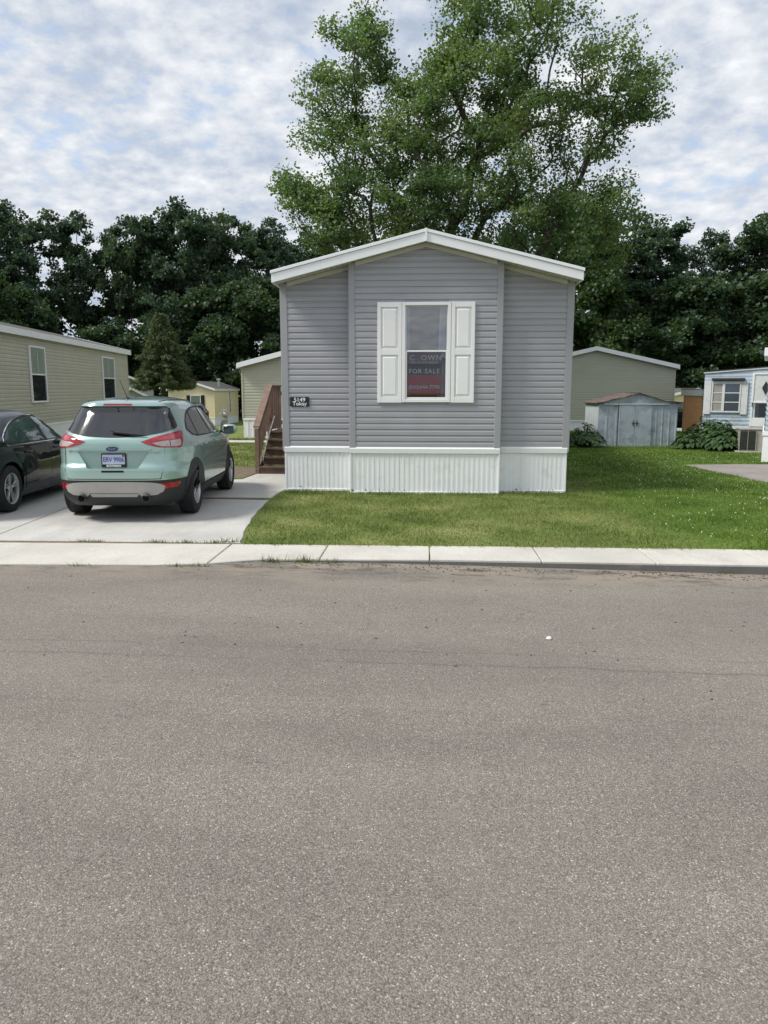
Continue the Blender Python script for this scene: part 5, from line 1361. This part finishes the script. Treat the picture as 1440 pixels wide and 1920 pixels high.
# --- the big maple behind the grey home
def maple():
    MX, MY = 1.7, 31.5; k = 31.6 / 1442
    c3, s3 = math.cos(R(3.2)), math.sin(R(3.2))
    def px(u, v):     # picture point -> tree-local (x across the view, z)
        t = (960 - v) / 1442; p_ = R(9.07); dy = math.cos(p_) + t * math.sin(p_); dz = -math.sin(p_) + t * math.cos(p_)
        rr = (u - 720) / 1442; dep = 31.6
        return rr * dep / dy - 3.4, 1.8 + dz * dep / dy
    lobes = [((700, 70), 40, 95, 1.2, 12), ((655, 150), 55, 95, 1.6, 20), ((610, 215), 58, 75, 1.8, 22), ((650, 310), 95, 75, 2.6, 26), ((560, 372), 46, 34, 1.4, 14), ((610, 420), 60, 44, 2.2, 22), ((545, 350), 22, 18, 0.8, 5),
             ((762, 240), 50, 70, 2.2, 24), ((770, 350), 60, 70, 3.0, 22), ((805, 150), 30, 60, 1.4, 8), ((850, 60), 50, 120, 2.0, 26), ((930, 30), 105, 150, 3.2, 56), ((880, 210), 130, 120, 3.8, 44), ((1010, 160), 110, 120, 3.4, 46), ((1120, 165), 85, 80, 2.4, 28), ((1195, 195), 46, 55, 1.6, 14),
             ((800, 330), 150, 110, 4.0, 38), ((960, 330), 130, 110, 4.2, 38), ((1090, 300), 85, 95, 3.0, 24), ((1110, 400), 75, 60, 2.6, 18), ((720, 420), 150, 70, 3.6, 44), ((900, 430), 170, 75, 4.0, 46), ((1050, 460), 70, 80, 3.0, 26), ((1140, 440), 50, 60, 2.0, 12)]
    rnd = random.Random(11); T = []
    for (u, v), ru, rv, rd, n in lobes:
        cx, cz = px(u, v)
        for _ in range(n):
            while True:
                a, b, c = rnd.uniform(-1, 1), rnd.uniform(-1, 1), rnd.uniform(-1, 1)
                if a * a + b * b + c * c < 1: break
            X, Y_, Z_ = cx + a * ru * k, b * rd, cz + c * rv * k * 1.05
            T.append((X * c3 - Y_ * s3, X * s3 + Y_ * c3, max(4.0, Z_)))
    mb, tw = grow(5, T, 2.6, (0.1, 0), r_tip=0.016, r_exp=0.49, path_w=0.30)
    rt = empty('maple_tree', (MX, MY, 0), 0, 'tall spreading green maple rising behind the grey home', 'tree')
    mb.build('trunk', 'bark', rt, smooth=60, fix=False)
    tw = [tuple(p) for p in tw]
    rs = random.Random(3); cs = [q for q in tw if rs.random() < 0.82] + [q for q in T]
    V = leaves(cs, 76, (0.62, 0.62, 0.52), 0.106, 21, flat=0.85, droop=0.7, shell=0.02)
    npmesh('crown', V, LEAF_F, 'leaf_maple', rt)
maple()

# --- dark wood behind the park: a few crown shapes, each tree set out by itself
def bigtree(seed, H, Wd, base, ncl, per, leaf, spread, mat, bark, top=1.0, hollow=0.25, lo=0.30):
    rnd = random.Random(seed); T = []
    LB = [(0, 0, H * 0.90, Wd * 0.17, H * 0.10)]
    for i in range(13):
        z = H * (lo + 0.06 + (0.84 - lo) * (i + rnd.random()) / 13); a = i * 2.4 + rnd.uniform(-.5, .5); env = math.sin(math.pi * min(1, z / H * 0.72 + 0.20)) ** 0.6
        rr = Wd * 0.5 * env * rnd.uniform(0.35, 0.85); s_ = Wd * rnd.uniform(0.12, 0.22)
        LB.append((math.cos(a) * rr, math.sin(a) * rr, z, s_, s_ * rnd.uniform(0.55, 0.85)))
    wts = [l[3] ** 2 for l in LB]
    while len(T) < ncl:
        cx, cy, cz, sr, sz_ = rnd.choices(LB, wts)[0]; d = Vector((rnd.gauss(0, 1), rnd.gauss(0, 1), rnd.gauss(0, 1))).normalized() * (0.45 + 0.6 * rnd.random())
        T.append((cx + d.x * sr, cy + d.y * sr, cz + d.z * sz_))
    while len(T) < ncl:
        a = rnd.uniform(0, 2 * math.pi); z = rnd.random(); r = math.sqrt(rnd.random()) * (1 - hollow) + hollow
        env = (math.sin(math.pi * min(1, (z * 0.74 + 0.22))) ** 0.55) * (1 - 0.30 * z ** 3)
        env *= 0.82 + 0.55 * mnoise.noise(Vector((math.cos(a) * 1.6, math.sin(a) * 1.6, z * 3 + seed)))
        T.append((math.cos(a) * r * env * Wd / 2, math.sin(a) * r * env * Wd / 2, H * (lo + (1 - lo) * z) * (1 - 0.06 * r)))
    mb, tw = grow(seed, T, base, (rnd.uniform(-.4, .4), 0), r_tip=0.02, r_exp=0.45, seg=1.3)
    tr = steal(mb.build('trunk', bark, None, smooth=60, fix=False))
    cr = steal(npmesh('crown', leaves(T + [tuple(q) for q in tw if rnd.random() < 0.25], per, spread, leaf, seed + 50, flat=0.9, shell=0.05), LEAF_F, mat))
    return tr, cr
kinds = [bigtree(1, 20, 13.5, 5.0, 230, 85, 0.30, (0.78, 0.78, 0.58), 'leaf_oak', 'bark_dark'),
         bigtree(2, 20, 11, 7.0, 150, 80, 0.30, (0.72, 0.72, 0.55), 'leaf_oak_blue', 'bark_dark', lo=0.36),
         bigtree(3, 20, 15, 4.5, 250, 85, 0.30, (0.80, 0.80, 0.58), 'leaf_oak_blue', 'bark_dark'),
         bigtree(4, 12, 9.0, 2.0, 110, 120, 0.30, (0.95, 0.95, 0.75), 'leaf_green', 'bark', lo=0.16),
         bigtree(6, 13, 9.5, 2.0, 110, 130, 0.34, (1.05, 1.05, 0.85), 'leaf_oak', 'bark_dark', lo=0.12)]
def viewpt(u, dist):
    c, s = math.cos(R(3.2)), math.sin(R(3.2)); X = (u - 720) / 1442 * dist
    return X * c - dist * s, X * s + dist * c
def ztop(v, dist): return 1.8 + math.tan(math.atan((960 - v) / 1442) - R(9.07)) * dist
WOOD = 'trees of the dark wood behind the homes'
spec = [  # picture column, distance, picture row of the top, kind, width factor, label
    (25, 84, 372, 2, 0.95, 'tall broad dark tree of the wood, farthest left, above the beige home'),
    (-70, 86, 380, 0, 1.0, 'dark wood tree cut off by the left picture edge'),
    (160, 88, 392, 1, 0.82, 'slim tall wood tree with bare trunk beside the blue sky gap'),
    (276, 86, 398, 0, 0.62, 'dark rounded wood tree just right of the slim bare-trunked one'),
    (352, 85, 378, 2, 0.85, 'highest dark oak of the wood, above the spruce'),
    (430, 87, 390, 0, 0.75, 'dark oak of the wood between the spruce and the grey home'),
    (508, 85, 408, 1, 0.9, 'narrow dark wood tree next to the left roof corner of the grey home'),
    (1085, 80, 368, 0, 0.85, 'dark wood tree rising over the right roof end of the grey home'),
    (1195, 86, 398, 1, 1.1, 'slender wood tree left of the gap in the right skyline'),
    (1320, 88, 428, 2, 0.70, 'lower rounded wood tree above the metal shed and orange hut'),
    (1425, 84, 388, 0, 0.95, 'tall dark wood tree above the blue trailer at the right picture edge'),
    (1545, 86, 392, 2, 1.0, 'dark wood tree cut off by the right picture edge'),
    (600, 92, 430, 2, 0.9, 'dark wood tree showing under the left side of the maple'),
    (720, 92, 440, 0, 0.9, 'dark wood tree glimpsed straight behind the maple crown'),
    (960, 92, 420, 2, 0.9, 'dark wood tree glimpsed behind the right half of the maple'),
    (60, 76, 540, 4, 0.9, 'low dark tree above the beige home roof, left of the spruce'),
    (-30, 74, 500, 3, 1.0, 'lighter green low tree over the beige home roof at the left edge'),
    (222, 80, 610, 4, 1.2, 'low dark bushy tree filling the gap left of the spruce'),
    (395, 80, 540, 4, 1.1, 'low dark bushy tree right behind the yellow home'),
    (490, 78, 520, 4, 1.0, 'low dark tree behind the sage home left of the grey home'),
    (1105, 74, 500, 3, 0.9, 'lighter green low tree against the right wall of the grey home'),
    (1170, 82, 530, 4, 1.1, 'low dark tree behind the ridge of the sage gabled home'),
    (1265, 78, 520, 4, 1.1, 'low dark tree over the right eave of the sage gabled home'),
    (1350, 80, 540, 3, 0.9, 'middle green low tree above the orange hut'),
    (1440, 78, 510, 4, 1.2, 'low dark tree above the blue trailer roof'),
    (300, 92, 450, 4, 1.1, 'dark understorey tree deep in the wood behind the spruce')]
rnd = random.Random(9)
for u, dist, v, kd, wf, lab in spec:
    x, y = viewpt(u, dist); zt = ztop(v, dist); H0 = 20 if kd < 3 else (12 if kd == 3 else 13); s = (zt + 1.3) / H0
    tree('wood_tree', (x, y, -1.3), rnd.uniform(0, 6.28), lab, kinds[kd][0], kinds[kd][1], (s * wf, s * wf, s), WOOD)
# undergrowth closing the foot of the wood
rng = np.random.default_rng(8)
N = 900; ux = rng.uniform(-52, 50, N); uy = rng.uniform(86, 98, N); uz = -1.3 + rng.random(N) ** 1.4 * 8.5
tag(npmesh('undergrowth', leaves(np.stack([ux, uy, uz], 1), 70, (1.5, 1.2, 1.1), 0.5, 77, flat=0.9, shell=0.3), LEAF_F, 'leaf_oak'), 'dark undergrowth closing the foot of the wood', 'undergrowth', kind='stuff')

def spruce():
    x, y = viewpt(312, 50); H = 7.6; r = empty('spruce_tree', (x, y, -1.05), 0, 'brownish green spruce standing before the yellow home', 'tree')
    MB().tube([(0, 0, 0), (0, 0, 3), (0, 0, H - 0.2)], [0.17, 0.11, 0.02], 8).build('trunk', 'bark', r, smooth=60, fix=False)
    rnd = random.Random(2); rng = np.random.default_rng(4); C = []; D = []; mb = MB()
    z = 3.1
    while z < H - 0.1:
        f = (z - 3.1) / (H - 3.1); R0 = 1.75 * (1 - f) ** 0.85 * (0.82 + 0.3 * rnd.random()) + 0.06; nb = int(15 - 6 * f)
        for b in range(nb):
            a = rnd.uniform(0, 6.28); Rr = R0 * rnd.uniform(0.7, 1.15); q = []
            for j in range(6):
                t = j / 5; q.append((math.cos(a) * Rr * t, math.sin(a) * Rr * t, z - 0.28 * Rr * t + 0.22 * Rr * t * t + 0.05))
            mb.tube(q, [0.018, 0.015, 0.012, 0.009, 0.006, 0.004], 4, cap=False)
            for j in range(int(10 * Rr) + 4):
                t = rnd.random() ** 0.6; i = min(4, int(t * 5)); w = t * 5 - i; p = np.array(q[i]) * (1 - w) + np.array(q[i + 1]) * w
                C.append(p); D.append((math.cos(a), math.sin(a), -0.25))
        z += 0.12 + 0.04 * rnd.random()
    mb.build('branches', 'bark', r, fix=False)
    C = np.repeat(np.array(C), 9, 0); D = np.repeat(np.array(D), 9, 0); n = len(C)
    p = C + rng.normal(size=(n, 3)) * np.array([0.10, 0.10, 0.06]); d = D + rng.normal(size=(n, 3)) * 0.55; d[:, 2] -= 0.35; d /= np.linalg.norm(d, axis=1)[:, None]
    sd_ = np.cross(d, rng.normal(size=(n, 3))); sd_ /= np.linalg.norm(sd_, axis=1)[:, None]; L_ = rng.uniform(0.14, 0.30, (n, 1))
    V = np.stack([p - sd_ * 0.030, p + sd_ * 0.030, p + d * L_], 1)
    npmesh('crown', V, None, 'needle', r)
spruce()

# ------------------------------------------------------------------ hostas
def hosta(loc, rad, n, size, seed, label):
    r = empty('hosta', loc, 0, label, 'plant'); rnd = random.Random(seed); mb = MB(); st = MB()
    for i in range(n):
        a = rnd.uniform(0, 6.28); t = math.sqrt(rnd.random()); R0 = rad * t; L_ = size * rnd.uniform(0.7, 1.2); h = 0.06 + (1.05 - 0.85 * t) * rad * 1.1 * rnd.uniform(0.8, 1.15)
        c = Vector((math.cos(a) * R0, math.sin(a) * R0 * 0.75, h)); d = Vector((math.cos(a), math.sin(a), 0.25 - 0.5 * t)).normalized(); s_ = d.cross(Vector((0, 0, 1))).normalized(); up = s_.cross(d)
        rows = []
        for q, w in ((0, 0.02), (0.25, 0.30), (0.55, 0.34), (0.82, 0.18), (1.0, 0.01)):
            cc = c + d * L_ * q - Vector((0, 0, 0.5 * L_ * q * q)); rows += [cc - s_ * w * L_ + up * 0.05 * L_, cc, cc + s_ * w * L_ + up * 0.05 * L_]
        mb.add(rows, [(3 * j + k, 3 * j + k + 1, 3 * j + k + 4, 3 * j + k + 3) for j in range(4) for k in range(2)])
        st.tube([(c.x * 0.15, c.y * 0.15, 0), (c.x * 0.7, c.y * 0.7, h * 0.6), tuple(c)], 0.006, 4, cap=False)
    tag(mb.build('leaves', 'hosta_leaf', r, smooth=60, fix=False), kind='stuff'); st.build('stems', 'hosta_leaf', r, fix=False)
hosta((4.95, 24.55, 0), 0.60, 260, 0.16, 1, 'dark leafy hosta clump against the left end of the metal shed')
hosta((8.35, 24.3, 0), 0.42, 180, 0.15, 2, 'pale-edged hosta clump at the right corner of the metal shed')
hosta((9.0, 25.6, 0), 0.75, 220, 0.18, 5, 'tall leafy clump behind the pale-edged hosta, before the orange hut')
hosta((8.80, 23.35, 0), 0.60, 260, 0.20, 3, 'large bright hosta clump directly beside the air conditioner')
hosta((7.95, 23.9, 0), 0.45, 160, 0.15, 7, 'small hosta clump between the shed corner and the larger hostas')
hosta((8.95, 24.35, 0), 0.72, 260, 0.20, 4, 'hosta clump under the window of the blue trailer')

# ------------------------------------------------------------------ grass blades
def inside_drive(x, y): return x < np.interp(y, [8.78, 9.4, 10.5, 12.0, 13.2, 13.55, 17], [-2.16, -2.30, -2.45, -2.57, -2.60, -2.56, -2.56]) + 0.02
def blades(regions, seed):
    rng = np.random.default_rng(seed); out = []
    for (x0, x1, y0, y1, dens, hgt, wid, fn) in regions:
        n = int((x1 - x0) * (y1 - y0) * dens); x = rng.uniform(x0, x1, n); y = rng.uniform(y0, y1, n)
        k = fn(x, y); x, y = x[k], y[k]; n = len(x)
        cl = 0.65 + 0.7 * np.sin(x * 2.3 + 1.7 * np.sin(y * 1.9)) ** 2 * rng.random(n)
        h = hgt * rng.uniform(0.5, 1.3, n) * cl; a = rng.uniform(0, 6.283, n); l = rng.uniform(0.1, 0.9, n) * h; b = rng.uniform(0, 6.283, n)
        p = np.stack([x, y, np.full(n, -0.005)], 1); sd_ = np.stack([np.cos(a), np.sin(a), np.zeros(n)], 1) * (wid * rng.uniform(0.6, 1.3, n) / 2)[:, None]
        tip = p + np.stack([np.cos(b) * l, np.sin(b) * l, h], 1)
        out.append(np.stack([p - sd_, p + sd_, tip], 1))
    return np.concatenate(out)
hx0, hx1 = HX - 2.47, HX + 2.47
front = lambda x, y: (~inside_drive(x, y)) & ~((x > HX - 1.3) & (x < HX + 1.3) & (y > HY - 0.02)) & ~((x > hx0) & (x < hx1) & (y > HY + 0.17))
notpad = lambda x, y: ~((y < 18.9) & (y > 13) & (x > np.interp(y, [13.2, 14.6, 15.6, 16.5, 17.6, 18.7], [7.4, 6.8, 6.55, 6.45, 6.28, 6.15])))
G = blades([(-2.75, 9.5, 8.66, 13.6, 2600, 0.042, 0.008, lambda x, y: front(x, y) & (y > 8.72 + 0.03 * np.sin(x * 9) - 0.05 * (np.sin(x * 31) > 0.7))),
            (-2.45, 2.6, 13.08, 13.56, 1500, 0.085, 0.008, front), (-2.3, 9.5, 8.64, 8.80, 900, 0.075, 0.008, lambda x, y: (~inside_drive(x, y)) & (np.sin(x * 5.1) + np.sin(x * 13.7) > -0.3)),
            (2.45, 14, 13.4, 24.8, 800, 0.055, 0.013, notpad),
            (-9, -3.65, 15.4, 25.8, 500, 0.06, 0.014, lambda x, y: ~((x > -5.2) & (y < 17.6))),
            (-12, -2.6, 27.0, 28.1, 300, 0.09, 0.02, lambda x, y: x > -20),
            (2.6, 14, 24.8, 34, 220, 0.08, 0.024, lambda x, y: x > -20)], 3)
tag(npmesh('grass', G, None, 'grass'), 'short mown grass of the lawns around the grey home', 'grass', kind='stuff')
def clover():
    rng = np.random.default_rng(12); n = 1300; x = rng.uniform(3.0, 12, n); y = 9.2 + (rng.random(n) ** 1.3) * 13
    ok = notpad(x, y) & (rng.random(n) < np.clip((x - 2.7) / 3.0, 0, 1)); x, y = x[ok], y[ok]; mb = MB()
    for a, b in zip(x, y):
        r = 0.006 + 0.005 * rng.random(); z = 0.04 + 0.02 * rng.random()
        mb.add([(a + r, b, z), (a, b + r, z), (a - r, b, z), (a, b - r, z), (a, b, z + r), (a, b, z - r * 1.4)], [(0, 1, 4), (1, 2, 4), (2, 3, 4), (3, 0, 4), (1, 0, 5), (2, 1, 5), (3, 2, 5), (0, 3, 5)])
    tag(mb.build('clover_flowers', 'clover_white', None, fix=False), 'small white clover blossoms scattered over the right lawn', 'clover', kind='stuff')
clover()
def weeds():
    rng = np.random.default_rng(5); V = []
    spots = [(-1.62, 7.93, 40, .10), (-1.30, 7.95, 50, .12), (-1.02, 7.97, 24, .07), (-2.30, 7.64, 26, .06), (-2.55, 7.62, 26, .05), (-4.1, 8.78, 40, .05), (-3.9, 8.78, 40, .04), (-3.2, 8.79, 60, .05), (-2.85, 8.79, 60, .05), (-2.5, 8.79, 60, .06), (-2.3, 8.82, 50, .09), (-3.6, 7.58, 20, .05), (-1.9, 8.74, 30, .06), (3.1, 7.92, 14, .06)]
    for x, y, n, h in spots:
        p = np.stack([x + rng.normal(0, .07, n), y + rng.normal(0, .012, n), np.full(n, 0.0 if y > 8.5 else roadz(x) - .002)], 1); a = rng.uniform(0, 6.28, n); b = rng.uniform(0, 6.28, n)
        sd_ = np.stack([np.cos(a), np.sin(a), 0 * a], 1) * .005; l = rng.uniform(.2, 1.0, n) * h
        V.append(np.stack([p - sd_, p + sd_, p + np.stack([np.cos(b) * l, np.sin(b) * l * .6, h * rng.uniform(.3, 1, n) + .01], 1)], 1))
    tag(npmesh('weeds', np.concatenate(V), None, 'weed_leaf'), 'tufts of weeds growing in the concrete joints and kerb line', 'weeds', kind='stuff')
weeds()
def debris():
    rng = np.random.default_rng(6); mb = MB()
    for i in range(800):
        x = rng.uniform(-2.0, 5.5); y = 7.95 - abs(rng.normal(0, .16)) + (-.02 * (x - 1)); 
        if rng.random() < 0.25: x, y = rng.uniform(-4.5, 5.5), rng.uniform(4.5, 7.9)
        r = rng.uniform(.004, .013); z = roadz(x); a = rng.uniform(0, 6.28); ca, sa = math.cos(a) * r, math.sin(a) * r; k = rng.uniform(.4, 1.8)
        mb.add([(x + ca, y + sa, z), (x - sa * k, y + ca * k, z), (x - ca, y - sa, z), (x + sa * k, y - ca * k, z), (x, y, z + r * .8)], [(0, 1, 4), (1, 2, 4), (2, 3, 4), (3, 0, 4)])
    tag(mb.build('debris', 'litter', None, fix=False), 'dark leaf bits and grit along the kerb', 'debris', kind='stuff')
debris()
def pebble():
    x, y = 0.93, 5.62; mb = MB(); rr = random.Random(1); vs = []; 
    for i in range(4):
        th = math.pi * (i + .5) / 4
        for j in range(8): a = j * math.pi / 4; vs.append((.022 * math.sin(th) * math.cos(a) * rr.uniform(.8, 1.3), .02 * math.sin(th) * math.sin(a) * rr.uniform(.8, 1.2), .012 + .013 * math.cos(th)))
    mb.add(vs, [(i * 8 + j, i * 8 + (j + 1) % 8, (i + 1) * 8 + (j + 1) % 8, (i + 1) * 8 + j) for i in range(3) for j in range(8)] + [tuple(range(8)), tuple(range(24, 32))])
    tag(mb.build('pebble', 'pebble_white', None, smooth=50, loc=(x, y, roadz(x) - .003)), 'single pale pebble lying on the asphalt', 'pebble')
pebble()
#@@PLANTS1
